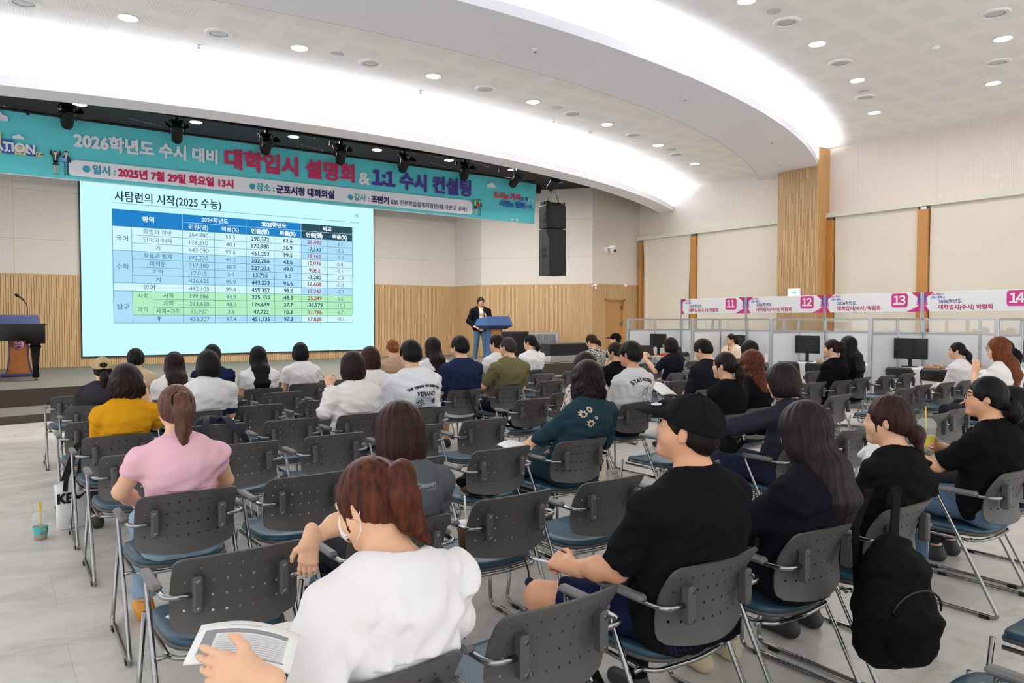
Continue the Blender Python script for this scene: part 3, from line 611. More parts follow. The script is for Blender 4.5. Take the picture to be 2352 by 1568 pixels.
# ---- sound gear on the right of the stage
sb = thing('subwoofer', 'large black bass loudspeaker standing on the stage right of the lectern', 'loudspeaker', (12.55, 17.25, SZ), .12)
MB().bbox(-.52, .52, 0, .6, 0, .86, .015).build('cabinet', CAB, sb)
MB().box(-.3, -.2, -.006, .0, .45, .7).box(-.3, -.2, -.006, 0, .2, .4).build('handle', BLACK, sb); MB().bbox(-.12, .48, -.02, 0, .05, .8, .006).build('grille', GRIL, sb)
rd = thing('folding_riser_panel', 'grey ribbed folding panel with silver frame leaning by the slatted wall', 'panel', (14.25, 18.35, SZ), -.45)
MB().bbox(-.62, .62, 0, .05, 0, .80, .01).build('frame', ALU, rd); mb = MB()
for k in range(30): mb.box(-.57+k*.038, -.545+k*.038, -.01, .0, .05, .75)
mb.build('ribbing', mat('rib_grey', '6f7277', .6), rd)
bn = thing('draped_bench', 'long low bench draped in black cloth on the right of the stage', 'bench', (14.32, 16.8, SZ+.14))
MB().bbox(-.86, .82, 0, .5, 0, .36, .03).build('black_cloth', mat('black_velvet', '08080d', .9, sheen=.3), bn)
pl_ = thing('low_platform', 'low grey-white platform under the black draped bench', 'platform', (14.28, 16.66, SZ))
MB().add([(-1.0, -.06, 0), (1.0, -.06, 0), (1.0, .72, 0), (-1.0, .72, 0), (-.95, -.06, .14), (.86, -.06, .14), (.86, .72, .14), (-.95, .72, .14)], [(0, 1, 5, 4), (1, 2, 6, 5), (2, 3, 7, 6), (3, 0, 4, 7), (4, 5, 6, 7), (3, 2, 1, 0)]).build('deck', mat('platform_grey', 'a9aaac', .5), pl_)
def cable(name, pts, label, r=.008, m=BLACK): return tag(MB().tube(fillet(pts, .15, 4), r, 6).build(name, m), label, 'cable')
cable('cable', [(12.95, 17.0, SZ+.008), (12.4, 16.3, SZ+.008), (12.2, 15.85, SZ+.008), (13.9, 16.15, SZ+.008), (14.8, 15.95, SZ+.008)], 'black cable lying along the stage edge right of the lectern')
cable('cable', [(2.2, 15.62, SZ+.01), (2.05, 15.66, SZ+.01), (1.85, 15.6, SZ+.01), (1.7, 15.68, SZ+.03), (1.58, 15.62, SZ+.01), (1.9, 15.75, SZ+.01)], 'coil of black cable on the stage edge behind the khaki cap', .012)
# ================================================================ CONSULTING BOOTHS along the right wall
def thin_glass():
    m = bpy.data.materials.new('clear_glass'); m.use_nodes = True; nt = m.node_tree; nt.nodes.clear()
    a = nd(nt, 'ShaderNodeBsdfTransparent'); a.inputs[0].default_value = (.97, .98, .977, 1); g = nd(nt, 'ShaderNodeBsdfGlossy'); g.inputs['Roughness'].default_value = .03
    mx = nd(nt, 'ShaderNodeMixShader'); mx.inputs[0].default_value = .09; o = nd(nt, 'ShaderNodeOutputMaterial')
    nt.links.new(a.outputs[0], mx.inputs[1]); nt.links.new(g.outputs[0], mx.inputs[2]); nt.links.new(mx.outputs[0], o.inputs[0]); return m
GLASS = thin_glass(); PANELW = mat('booth_panel_white', 'e4e7ec', .45)
XB, XF = 14.5, 12.6; PY = [12.73, 10.74, 8.76, 6.76, 4.78, 2.8]
def partition(name, p0, p1, nseg, label, ends=(1, 1), group=None):
    L = math.hypot(p1[0]-p0[0], p1[1]-p0[1]); a = atan2(p1[1]-p0[1], p1[0]-p0[0])
    t = thing(name, label, 'partition', (p0[0], p0[1], 0), a, group); q = L/nseg
    for i in range(nseg+1):
        if (i == 0 and not ends[0]) or (i == nseg and not ends[1]): continue
        r = .032 if i in (0, nseg) else .022; MB().bbox(i*q-r, i*q+r, -r, r, 0, 1.675, .006).build('post', ALU, t)
    mb = MB()
    for z0, z1 in ((1.635, 1.672), (1.385, 1.41), (.06, .10)): mb.box(.02, L-.02, -.018, .018, z0, z1)
    mb.build('rail', ALU, t)
    for i in range(nseg):
        MB().box(i*q+.022, i*q+q-.022, -.008, .008, .10, 1.39).build('panel', PANELW, t); MB().box(i*q+.022, i*q+q-.022, -.003, .003, 1.41, 1.635).build('glass', GLASS, t)
    return t
BN = ['11', '12', '13', '14']
for i, y in enumerate(PY[:5]):
    partition('booth_partition', (XB-.035, y), (XF, y), 2, ['end wing wall of the first booth, beside the wooden door', 'wing wall between the booths numbered 11 and 12', 'wing wall between the booths numbered 12 and 13', 'wing wall between the booths numbered 13 and 14', 'wing wall at the far right, beyond the booth with the cut-off number'][i]+', white panels and glass strip', (0, 1), 'booth wing walls')
for i in range(5):
    partition('booth_partition', (XB, PY[i]), (XB, PY[i+1]), 2, 'white back wall with glass strip below the hanging sign %s' % (BN[i] if i < 4 else 'at the far right edge'), (1, 1 if i == 4 else 0), 'booth back walls')
sgw = mat('sign_white', 'e9e9ee', .6); sgm = [mat('sign_magenta', 'cc2f84', .55), mat('sign_navy', '3b3a70', .6), mat('sign_crimson', 'b5265f', .6), mat('sign_purple', '5b3a9b', .6), mat('sign_pink', 'd06aa5', .6), mat('sign_blue', '3c6fd0', .6), sgw]
for i in range(4):
    t = thing('booth_sign', 'white sign above the booths with a magenta number %s%s' % (BN[i], '' if i < 3 else ' half cut by the right edge'), 'sign', (XB-.045, PY[i]-.03, 1.795), -pi/2, 'numbered booth signs')
    L = 1.93; H_ = .375
    MB().bbox(0, L, 0, .03, 0, H_, .004).build('board', sgw, t)
    for x in (-.02, L+.015): MB().box(x-.012, x+.012, .01, .035, -.12, H_).build('post', ALU, t)
    g = MB(); y = -.0025
    def P(pts, mi, yy=y): g.add([(a, yy, b_*H_) for a, b_ in pts], [tuple(range(len(pts)))], mi)
    for s in (0, 1):
        X = (lambda a: L-a) if s else (lambda a: a)
        for pts, mi, yy in (([(0, 1), (.17, 1), (.04, .72)], 2, y), ([(0, 1), (.05, .72), (.03, .3), (0, .5)], 3, y-.0004), ([(.05, .74), (.07, .35), (.02, .3)], 4, y-.0008), ([(0, .5), (.03, .3), (.11 if not s else .26, 0), (0, 0)], 0, y-.0004), ([(.03, .33), (.11, .0), (.04, 0)], 2, y-.001)):
            q = [(X(a), b_) for a, b_ in pts]; P(q[::-1] if not s else q, mi, yy)
    def TT(b, x, zf, h, mi, bold=.004, wd=None): put_text(g, b, h, x, zf*H_, -.0045, 'LEFT', bold*.3, wd, mi)
    TT('도시', .09, .84, .05, 2, .006, .08); TT('를', .175, .84, .032, 2, 0, .025); TT('가치', .21, .84, .05, 0, .006, .08); TT('있게', .295, .84, .032, 0, 0, .05)
    TT('시민', .12, .68, .05, 5, .006, .08); TT('을', .205, .68, .032, 5, 0, .025); TT('행복', .24, .68, .05, 5, .006, .08); TT('하게', .325, .68, .032, 5, 0, .05)
    TT('2026학년도', .265, .43, .085, 1, .004, .40); TT('대학입시(수시) 박람회', .265, .13, .10, 2, .008, .90)
    bd = rrect(1.385, 1.70, .14, .14+.27, .05); g.add([(a, -.0035, b_-.06+.01) for a, b_ in bd], [tuple(range(len(bd)))], 0)
    [put_text(g, ch, .22, 1.5425+(-.052 if not q else .052), .150, -.0065, 'CENTER', .008, None, 6) for q, ch in enumerate(BN[i].translate({49: 0xFF11, 50: 0xFF12, 51: 0xFF13, 52: 0xFF14}))]
    g.build('lettering', sgm, t)
# ---- desks, tables
DESKT = mat('desk_beech', 'c9b49a', .45, noise=.08, nscale=3, stretch=(1, 8, 8)); GREYM = mat('desk_metal_grey', 'b4b6b6', .45, .2)
MODEST = dotmat('perforated_modesty_panel', '8fa0a0', '5c6a6a', .03, .22, (1, 2), None)
def desk(label, x0, x1, y0, y1, h=.80):
    t = thing('desk', label, 'desk', (x0, y0, 0)); X = x1-x0; Y = y1-y0
    MB().bbox(0, X, 0, Y, h-.028, h, .006).build('desk_top', DESKT, t)
    for y in (.06, Y-.06):
        MB().box(X*.3, X*.7, y-.03, y+.03, .03, h-.03).bbox(.03, X-.03, y-.035, y+.035, .0, .035, .008).build('leg', GREYM, t)
    MB().box(.12, .14, .1, Y-.1, .34, h-.10).build('modesty_panel', MODEST, t)
    return t
desk('beech-topped grey desk in the first booth, below the sign 11', 12.65, 13.3, 11.05, 12.5)
desk('beech-topped desk of the booth worker, below the sign 12', 12.4, 12.95, 8.86, 10.55)
desk('small beech-topped side desk carrying the monitor behind the booth worker', 13.62, 14.1, 9.9, 10.68)
def cloth_table(tl, cl, x0, x1, y0, y1, h=.80):
    t = thing('table', tl, 'table', (x0, y0, 0)); X = x1-x0; Y = y1-y0
    MB().bbox(0, X, 0, Y, h-.03, h, .005).build('table_top', GREYM, t)
    for a in (.06, X-.06):
        for b_ in (.06, Y-.06): MB().tube([(a, b_, 0), (a, b_, h-.03)], .018, 8).build('leg', CHROME, t)
    mb = MB(); ring = []; n = 44
    per = [(x0+X*k/8, y0) for k in range(8)]+[(x1, y0+Y*k/14) for k in range(14)]+[(x1-X*k/8, y1) for k in range(8)]+[(x0, y1-Y*k/14) for k in range(14)]
    vs = []; cx, cy = (x0+x1)/2, (y0+y1)/2
    for z, o in ((h+.004, -.0), (h-.01, .014), (.45, .02), (.12, .025)):
        for k, (a, b_) in enumerate(per):
            wv = 0 if z > .6 else .018*sin(k*1.9)*(h-z)
            vs.append((a+(o+wv)*(1 if a > cx else -1), b_+(o+wv)*(1 if b_ > cy else -1), z))
    fs = [(i*n+k, i*n+(k+1) % n, (i+1)*n+(k+1) % n, (i+1)*n+k)[::-1] for i in range(3) for k in range(n)]+[tuple(range(n))]
    mb.add(vs, fs, 0, False); tag(mb.build('tablecloth', mat('white_cloth', 'e9e9e9', .85)), cl, 'tablecloth')
cloth_table('table under the white cloth in the booth with the sign 13', 'white tablecloth in the booth below the sign 13, behind two black folding chairs', 13.05, 13.75, 7.1, 8.62)
cloth_table('table under the white cloth in the booth at the cut-off sign', 'white tablecloth in the right booth, behind the pair of nearer folding chairs', 13.05, 13.75, 5.0, 6.62)
cloth_table('table under the white cloth in the last booth at the right edge', 'white tablecloth in the last booth cut by the right edge', 13.3, 13.95, 3.0, 4.6)
def monitor(x, y, w_, h_, zc, label, base=.805, yaw=0):
    t = thing('monitor', label, 'monitor', (x, y, base), -pi/2+yaw, 'black monitors in the booths'); z = zc-base
    MB().bbox(-w_/2, w_/2, 0, .035, z-h_/2, z+h_/2, .006).build('bezel', mat('monitor_black', '0c0c0e', .25), t)
    MB().box(-w_/2+.012, w_/2-.012, -.002, 0, z-h_/2+.022, z+h_/2-.012).build('screen', mat('screen_off', '1b1d1c', .18), t)
    MB().box(-.03, .03, .02, .05, .01, z-h_/2+.05).prism(rrect(-.12, .12, -.07, .1, .03), 0, .014).build('stand', BLACK, t)
monitor(13.15, 12.28, .47, .33, 1.14, 'black monitor on the first booth desk below the sign 11', yaw=.12)
monitor(13.75, 10.46, .44, .33, 1.14, 'black monitor behind the booth worker in the cream cardigan')
monitor(13.4, 8.5, .56, .355, 1.15, 'black monitor behind the folding chairs in the booth below the sign 13')
monitor(13.4, 6.48, .62, .375, 1.13, 'largest black monitor, on the white table in the right booth')
monitor(13.6, 4.5, .60, .37, 1.14, 'black monitor cut off by the right edge of the picture')
# ---- folding chairs
def folding():
    t = link('folding_chair', None); P = mat('folding_black_pad', '17171a', .4); Fm = mat('folding_frame', '3a3b3e', .35, .6)
    vs = []; n = 12
    for yy in (0, .022):
        for k in range(5):
            for i in range(n+1):
                u = -1+2*i/n; z = .66+.20*k/4; hw = .225-(.035 if k in (0, 4) else 0); vs.append((u*hw, -.0+yy+.045*u*u-.03*(k/4), z))
    m = n+1; fs = [(k*m+i, k*m+i+1, (k+1)*m+i+1, (k+1)*m+i) for k in range(4) for i in range(n)]; o = m*5; fs += [tuple(o+q for q in f[::-1]) for f in fs]
    for i in range(n): fs += [(i, o+i, o+i+1, i+1), (4*m+i, 4*m+i+1, o+4*m+i+1, o+4*m+i)]
    for k in range(4): fs += [(k*m, (k+1)*m, o+(k+1)*m, o+k*m), (k*m+n, o+k*m+n, o+(k+1)*m+n, (k+1)*m+n)]
    MB().add(vs, fs, 0, True).build('backrest', P, t)
    MB().prism(rrect(-.2, .2, .06, .45, .06), .445, .475).build('seat', P, t)
    for s in (-1, 1):
        MB().tube([(s*.222, .04, .80), (s*.222, .08, .55), (s*.215, .46, .012)], .012, 8).build('front_leg', Fm, t); MB().tube([(s*.205, .36, .44), (s*.205, -.06, .012)], .012, 8).build('rear_leg', Fm, t)
    MB().tube([(-.2, -.02, .12), (.2, -.02, .12)], .009, 6).tube([(-.21, .42, .10), (.21, .42, .10)], .009, 6).build('stretcher', Fm, t)
    return t
fc = folding()
for i, (x, y, rz, l) in enumerate(((12.3, 8.2, -pi/2, 'black folding chair in the booth 13, left of its pair'), (12.3, 7.62, -pi/2, 'black folding chair in the booth 13, right of its pair'), (12.3, 6.12, -pi/2, 'black folding chair in the right booth, left of the nearer pair'), (12.3, 5.56, -pi/2, 'black folding chair in the right booth, right of the nearer pair'),
      (13.85, 12.1, pi/2, 'black folding chair behind the first booth desk, left one'), (13.85, 11.5, pi/2, 'black folding chair behind the first booth desk, right one'), (14.36, 5.9, pi/2, 'black folding chair behind the white table of the right booth'), (13.36, 10.2, pi/2, 'black folding chair under the booth worker in the cream cardigan'))):
    o = fc if i == 0 else dup(fc); o.location = (x, y, 0); o.rotation_euler = (0, 0, rz); tag(o, l, 'chair', 'black folding chairs in the booths')
vc = thing('visitor_chair', 'dark grey chair with a handle slot, at the right end of the booth 12 desk', 'chair', (11.85, 8.78, 0), -pi/2)
mb = MB(); poly = rrect(-.24, .24, .64, .90, .07)
mb.prism(poly, 0, .02, 'y').build('backrest', GREYP, vc); MB().prism(rrect(-.07, .07, .80, .835, .017), -.004, .0, 'y').build('handle_slot', mat('slot_light', 'c8cacc', .7), vc)
MB().prism(rrect(-.22, .22, .06, .46, .06), .43, .46).build('seat', GREYP, vc)
for s in (-1, 1): MB().tube(fillet([(s*.2, .01, .70), (s*.2, .03, .42), (s*.2, .42, .42), (s*.2, .46, .0)], .05), .012, 8).tube([(s*.2, .06, .42), (s*.2, .0, 0)], .012, 8).build('leg', CHROME, vc)
# ---- small goods on the desks
bt = thing('water_bottle', 'clear bottle with a pink label standing on the first booth desk', 'bottle', (12.78, 12.0, .80))
MB().lathe([(.001, 0), (.033, 0), (.035, .02), (.034, .15), (.014, .19), (.013, .2)], (0, 0, 0), 16).build('bottle_body', mat('bottle_plastic', 'dfe6ea', .1, alpha=.5), bt); MB().lathe([(.0355, .05), (.0355, .12)], (0, 0, 0), 16, cap=False).build('bottle_label', mat('label_pink', 'd79fb8', .6), bt); MB().lathe([(.016, .195), (.016, .215), (.001, .215)], (0, 0, 0), 14, flip=False).build('cap', PAPER, bt)
rp = thing('pouch', 'small red pouch on the first booth desk beside the bottle', 'pouch', (12.8, 11.75, .80)); MB().bbox(-.05, .05, -.1, .1, 0, .045, .018).build('body', mat('pouch_red', 'c3252a', .5), rp); MB().tube([(-.0, -.09, .046), (0, .09, .046)], .004, 5).build('zip', CHROME, rp)
def laptop(x, y, rz, label):
    t = thing('laptop', label, 'laptop', (x, y, .80), rz); MB().bbox(-.17, .17, -.12, .12, 0, .016, .004).build('base', BLACK, t)
    l = MB().bbox(-.17, .17, -.006, .006, 0, .23, .004).build('lid', BLACK, t); l.location = (0, .12, .014); l.rotation_euler = (R(-14), 0, 0)
laptop(12.9, 12.3, pi/2+.3, 'open black laptop at the left end of the first booth desk'); laptop(12.92, 11.3, pi/2-.2, 'open black laptop at the right end of the first booth desk')
tr_m = [mat('snack_box', 'b98d62', .7), mat('candy_red', 'c5414a', .4), mat('candy_white', 'e6dcd6', .4), mat('candy_brown', '8a5a3c', .4)]
def tray(x, y, label, z=.806):
    t = thing('snack_tray', label, 'tray', (x, y, z)); MB().box(-.09, .09, -.14, .14, 0, .008).box(-.09, -.082, -.14, .14, 0, .05).box(.082, .09, -.14, .14, 0, .05).box(-.09, .09, -.14, -.132, 0, .05).box(-.09, .09, .132, .14, 0, .05).build('tray_box', tr_m[0], t)
    for k in range(8): tag(MB().sphere((0, 0, 0), (.018, .022, .014), 10, 6).tube([(0, .02, 0), (0, .030, .003)], [.004, .009], 6).build('candy', tr_m[1+k % 3], None, (x-.04+.08*(k % 2), y-.095+.058*(k//2), z+.026+.012*(k % 3)), k), 'wrapped candy in %s' % label.replace('tray of', 'the tray of'), 'candy', 'wrapped candies in the %s' % label)
tray(13.2, 11.95, 'tray of sweets in front of the first booth monitor'); tray(13.3, 8.02, 'tray of sweets beside the booth 13 monitor'); tray(13.3, 6.0, 'tray of sweets beside the largest monitor')
ph = thing('phone_stand', 'small white phone stand at the right end of the booth 12 desk', 'phone', (12.8, 9.0, .80), -pi/2); MB().bbox(-.035, .035, -.004, .004, .01, .15, .003).build('phone', PAPER, ph); MB().box(-.04, .04, -.02, .05, 0, .012).box(-.03, .03, .01, .02, .01, .1).build('stand', PAPER, ph)
# ================================================================ STACKING CHAIRS
def chair_back():
    """curved perforated back panel, rounded corners, real holes"""
    hw, z0, z1, th = .235, .525, .80, .009
    xs = [-hw]; cols = [-.19+.0475*i for i in range(9)]
    for c in cols: xs += [c-.0045, c+.0045]
    xs.append(hw); rows = [.60, .652, .704, .757]; zs = [z0, z0+.012, z0+.032]
    for r in rows: zs += [r-.0045, r+.0045]
    zs += [z1-.022, z1-.008, z1]; zs = sorted(set(zs))
    def pos(x, z):
        t = (z-z0)/(z1-z0); c = .03; dzt = z1-z; dzb = z-z0; w_ = hw
        d_ = min(dzt, dzb)
        if d_ < c: w_ = hw-c+sqrt(max(0, c*c-(c-d_)**2))
        xx = max(-w_, min(w_, x)); u = xx/hw
        zz = z-(.030*(1-u*u)*(1-t)**1.5)+.006*(1-u*u)*t
        sag = .062-.026*t**2; y = -(.052*t**2.2)+.018*sin(pi*min(1, t*1.1))+sag*u*u-.015
        return Vector((xx, y, zz))
    nx, nz = len(xs), len(zs); hole = set()
    for j in range(nz-1):
        for i in range(nx-1):
            if any(abs((zs[j]+zs[j+1])/2-r) < .002 for r in rows) and any(abs((xs[i]+xs[i+1])/2-c) < .002 for c in cols): hole.add((i, j))
    P = [pos(x, z) for z in zs for x in xs]; N = []
    for j in range(nz):
        for i in range(nx):
            a = P[j*nx+min(i+1, nx-1)]-P[j*nx+max(i-1, 0)]; b_ = P[min(j+1, nz-1)*nx+i]-P[max(j-1, 0)*nx+i]; n_ = a.cross(b_); N.append(n_.normalized() if n_.length > 1e-9 else Vector((0, -1, 0)))
    vs = P+[p-n_*th for p, n_ in zip(P, N)]; o = nx*nz; fs = []; ed = {}
    for j in range(nz-1):
        for i in range(nx-1):
            if (i, j) in hole: continue
            q = (j*nx+i, j*nx+i+1, (j+1)*nx+i+1, (j+1)*nx+i); fs.append(q); fs.append(tuple(o+k for k in q[::-1]))
            for k in range(4):
                e = (q[k], q[(k+1) % 4])
                if (e[1], e[0]) in ed: del ed[(e[1], e[0])]
                else: ed[e] = 1
    fs += [(b_, a, o+a, o+b_) for a, b_ in ed]
    return MB().add(vs, fs, 0, False)
def make_chair():
    t = link('stacking_chair', None)
    b = chair_back(); me = b.mesh('backrest', GREYP); me.polygons.foreach_set('use_smooth', [True]*len(me.polygons)); me.set_sharp_from_angle(angle=R(40)); link('backrest', me, t)
    for s in (-1, 1):
        br = MB(); br.bbox(s*.155-.018, s*.155+.018, -.048, -.002, .60, .735, .008); bo = br.build('bracket', GREYP, t)
        k = MB()
        for z in (.618, .716): k.lathe([(.001, -.048), (.009, -.048), (.009, -.044)], (s*.155, 0, z), 10, 0, 'y', cap=False)
        k.build('bolt', CHROME, bo)
        p = [(s*.16, -.02, .665), (s*.262, -.015, .668), (s*.272, .30, .672), (s*.272, -.05, .014), (s*.268, .585, .014), (s*.236, .56, .43)]
        f = fillet(p[:3], .06, 6)[:-1]+fillet([p[1], p[2], p[3], p[4], p[5]], .045, 6)[1:]
        MB().tube(f, .0105, 8).build('leg_frame', CHROME, t)
        MB().bbox(s*.272-.021, s*.272+.021, .07, .315, .667, .694, .010).build('armrest', ARMP, t)
        MB().box(s*.272-.014, s*.272+.014, .0, .05, .0, .02).box(s*.272-.014, s*.272+.014, .46, .51, .0, .02).build('glide', BLACK, t)
        MB().tube([(s*.268, .12, .405), (s*.225, .12, .41)], .008, 6).build('stay', CHROME, t)
    sh = lambda r: [(-.19, .10), (-.22, .16), (-.228, .50), (-.20, .56), (.20, .56), (.228, .50), (.22, .16), (.19, .10), (0, .07)]
    def seatp(inset, z, n=40):
        out = []
        for k in range(n):
            a = 2*pi*k/n; c, s_ = cos(a), sin(a); e = 5
            r = (abs(c)**e+abs(s_)**e)**(-1/e); x = r*c*(.23-inset)*(1-.06*(-s_ if s_ < 0 else 0)); y = .325+r*s_*(.235-inset)-(.02*(1-(x/.23)**2) if s_ < -.3 else 0)
            zz = z-(.018*max(0, (y-.45)/.12)**2)+(.012*(x/.23)**2); out.append((x, y, zz))
        return out
    def loft(L, name, m):
        n = len(L[0]); vs = [v for l in L for v in l]; fs = [(i*n+k, i*n+(k+1) % n, (i+1)*n+(k+1) % n, (i+1)*n+k) for i in range(len(L)-1) for k in range(n)]+[tuple((len(L)-1)*n+k for k in range(n)), tuple(range(n))[::-1]]
        return MB().add(vs, fs, 0, True).build(name, m, t)
    loft([seatp(.006, .425), seatp(.0, .432), seatp(.004, .450), seatp(.018, .457), seatp(.06, .456), seatp(.13, .4525)], 'seat', VINYL)
    loft([seatp(.02, .405), seatp(-.004, .414), seatp(-.004, .427), seatp(.01, .430)], 'seat_shell', GREYP)
    P = [(.225, .53, .40), (.225, .13, .40), (.19, .085, .40), (0, .065, .40), (-.19, .085, .40), (-.225, .13, .40), (-.225, .53, .40)]
    MB().tube(fillet(P, .05, 4), .0095, 8).build('seat_rail', CHROME, t)
    return t
chair0 = make_chair(); CH = {}; used = []
def chair(k, x, y, label, rz=0):
    o = chair0 if not used else dup(chair0); used.append(1); o.location = (x, y, 0); o.rotation_euler = (0, 0, rz)
    tag(o, label, 'chair', 'grey armchairs in rows facing the stage'); CH[k] = o
G = 'grey perforated-back chair '; E_ = 'empty grey chair '
CL = [(1, .80, 9.44, E_+'at the left aisle nearest the stage step, before the khaki cap'), (2, .86, 8.28, G+'under the person in the khaki cap'), (3, .75, 7.0, E_+'between the khaki cap person and the woman in yellow'), (4, .78, 6.05, G+'under the woman in the yellow blouse'), (5, .79, 5.16, E_+'between the woman in yellow and the woman in pink'), (6, .80, 3.87, G+'under the woman in the pink top'), (14, .755, 2.79, G+'behind the woman in pink, with a purple pouch on its seat'),
 (39, .76, 1.62, G+'under the white-shirted woman reading a booklet in front'), (103, 1.43, 9.48, G+'under the black-haired person in the beige shirt'), (104, 1.52, 8.47, G+'under the long-haired woman beside the khaki cap'), (105, 1.57, 7.18, G+'under the black bob in a white and navy shirt'), (12, 1.5, 6.2, G+'with a navy backpack strapped over its back'), (7, 1.44, 5.16, E_+'behind the chair with the navy backpack'), (13, 1.43, 3.91, E_+'directly right of the woman in pink'), (24, 1.42, 2.78, G+'under the dark bob woman in the grey shirt'), (38, 1.41, 1.72, E_+'in the front middle, closest to the viewer, facing away'),
 (106, 2.12, 9.17, G+'under the person in the navy shirt near the screen'), (9, 2.2, 7.36, E_+'right beside the white and navy shirt'), (8, 2.1, 6.15, E_+'directly left of the woman in the sheer white blouse'), (19, 2.09, 5.17, E_+'in front of the dark bob, one row behind the sheer blouse row'), (23, 2.10, 3.98, E_+'mostly hidden by the dark bob head'), (29, 2.075, 2.885, G+'with a brown paper cup on its seat and a lanyard hanging down'), (37, 2.11, 1.70, G+'under the man in the black cap and black shirt'),
 (11, 2.78, 9.13, G+'under the woman with straight long black hair in white'), (10, 2.81, 8.5, E_+'directly behind the straight long black hair'), (17, 2.86, 7.45, E_+'one row before the sheer white blouse, left of the brown wavy hair'), (18, 2.74, 6.13, G+'under the woman in the sheer white blouse'), (22, 2.79, 5.2, E_+'behind the sheer white blouse, hidden by the dark bob'), (28, 2.76, 3.97, G+'with a brown handbag on its seat'), (30, 2.715, 2.87, E_+'in front of the black-cap man, right of the paper cup'), (40, 2.80, 1.70, G+'under the long straight-haired woman in black in front'),
 (15, 3.45, 9.47, G+'under the short black bob in a white shirt by the screen'), (16, 3.48, 8.53, E_+'directly behind the short black bob in white'), (20, 3.47, 7.4, G+'under the brown wavy hair in a white shirt'), (21, 3.42, 6.2, G+'under the man with a palm picture on his white shirt'), (27, 3.45, 5.2, E_+'behind the man with the palm picture'), (31, 3.42, 3.92, G+'under the woman in the dark teal dress'), (36, 3.37, 2.87, E_+'hidden behind the black-cap man'), (41, 3.44, 1.68, G+'with a hanging black backpack, under the low-bun woman'),
 (112, 4.84, 9.66, G+'under the auburn bun and beige top'), (114, 4.96, 8.66, G+'under the very long dark brown hair left of the navy shirt'), (25, 4.71, 7.54, G+'with a black strap over its back, under the man in navy'), (32, 4.74, 6.22, G+'with a black bag on its seat'), (122, 4.74, 5.25, G+'under the woman in the striped blouse'), (136, 4.74, 4.05, E_+'right of the teal dress, its blue seat in full view'), (46, 4.68, 2.98, G+'under the woman in the dark navy hooded top'), (42, 4.73, 1.70, G+'under the woman with glasses and a yellow cup'),
 (116, 6.12, 8.86, G+'under the man in glasses beside the olive shirt'), (26, 5.43, 7.64, G+'under the man in the olive shirt'), (51, 5.49, 6.55, E_+'just beyond the striped blouse'), (35, 5.37, 5.3, G+'under the man whose shirt has arched lettering'), (61, 5.42, 4.17, G+'under the low ponytail in black beside auburn curls'), (74, 5.48, 3.06, E_+'between the long straight hair and the low bun in front'), (43, 5.38, 1.80, G+'at the right edge under a person in black'),
 (49, 6.36, 7.92, E_+'third of three stepped behind the white-shirted woman near the lectern'), (125, 6.66, 6.86, G+'under the person in black with a face mask'), (128, 7.16, 5.86, G+'under the man in the dark collared shirt'), (130, 6.07, 4.33, G+'under the auburn curly hair'), (75, 6.92, 3.12, E_+'right of the low bun head, hidden partly'), (76, 7.52, 3.18, E_+'seen behind the yellow straw cup'),
 (48, 7.07, 9.0, E_+'second of three stepped behind the white-shirted woman near the lectern'), (47, 7.52, 9.80, G+'under the white-shirted woman nearest the lectern'), (50, 7.83, 9.17, E_+'just left of the wavy hair and striped blouse, far back'), (56, 7.80, 6.88, E_+'behind the glasses bob, left of the dark collared shirt'), (131, 8.13, 5.86, G+'under the long black hair beyond the auburn curls'), (73, 7.78, 4.53, E_+'right behind the ponytail in puffed black sleeves'),
 (123, 8.95, 9.86, G+'under the person in the spotted dress'), (55, 9.0, 7.96, G+'under the bob with glasses in black'), (63, 11.0, 6.85, E_+'in the row before the ponytail with puffed sleeves'), (64, 9.1, 5.63, E_+'directly left of the ponytail with puffed black sleeves'), (65, 9.69, 5.60, G+'under the ponytail with puffed black sleeves'), (66, 10.42, 5.72, G+'under the long black hair next to the puffed sleeves'), (67, 11.1, 5.7, E_+'first right of the long black hair near the booths'), (68, 11.77, 5.72, G+'with a rolled poster on its seat'),
 (69, 9.22, 4.51, E_+'with its blue seat showing beyond the low bun head'), (70, 9.90, 4.62, E_+'second left of the white-bloused ponytail'), (71, 10.53, 4.6, E_+'directly left of the white-bloused ponytail'), (72, 11.13, 4.60, G+'under the white-bloused ponytail'), (172, 11.8, 4.66, G+'with a white paper bag on its seat'), (142, 9.6, 3.50, G+'under the auburn long hair with a hand at the chin'), (143, 10.35, 3.68, G+'under the person in red glasses at the right edge'),
 (53, 10.43, 10.02, E_+'in the row of the cap wearer near the door'), (54, 9.75, 9.2, E_+'two places right of the spotted dress'), (57, 11.72, 9.96, E_+'far back before the booth 12 desk, beside the dark shirt'), (58, 11.1, 9.1, E_+'far back just left of the dark collared shirt'), (124, 10.5, 10.85, G+'under the black cap wearer near the wooden door'),
 (45, 2.52, .55, E_+'at the bottom right corner, only its seat front and arms in view'), (44, 3.36, .62, E_+'at the right edge behind the others, only its seat front in view'), (144, 1.84, .52, E_+'below the bottom edge, only an arm tip in view')]
for k, x, y, l in CL: chair(k, x, y, l)
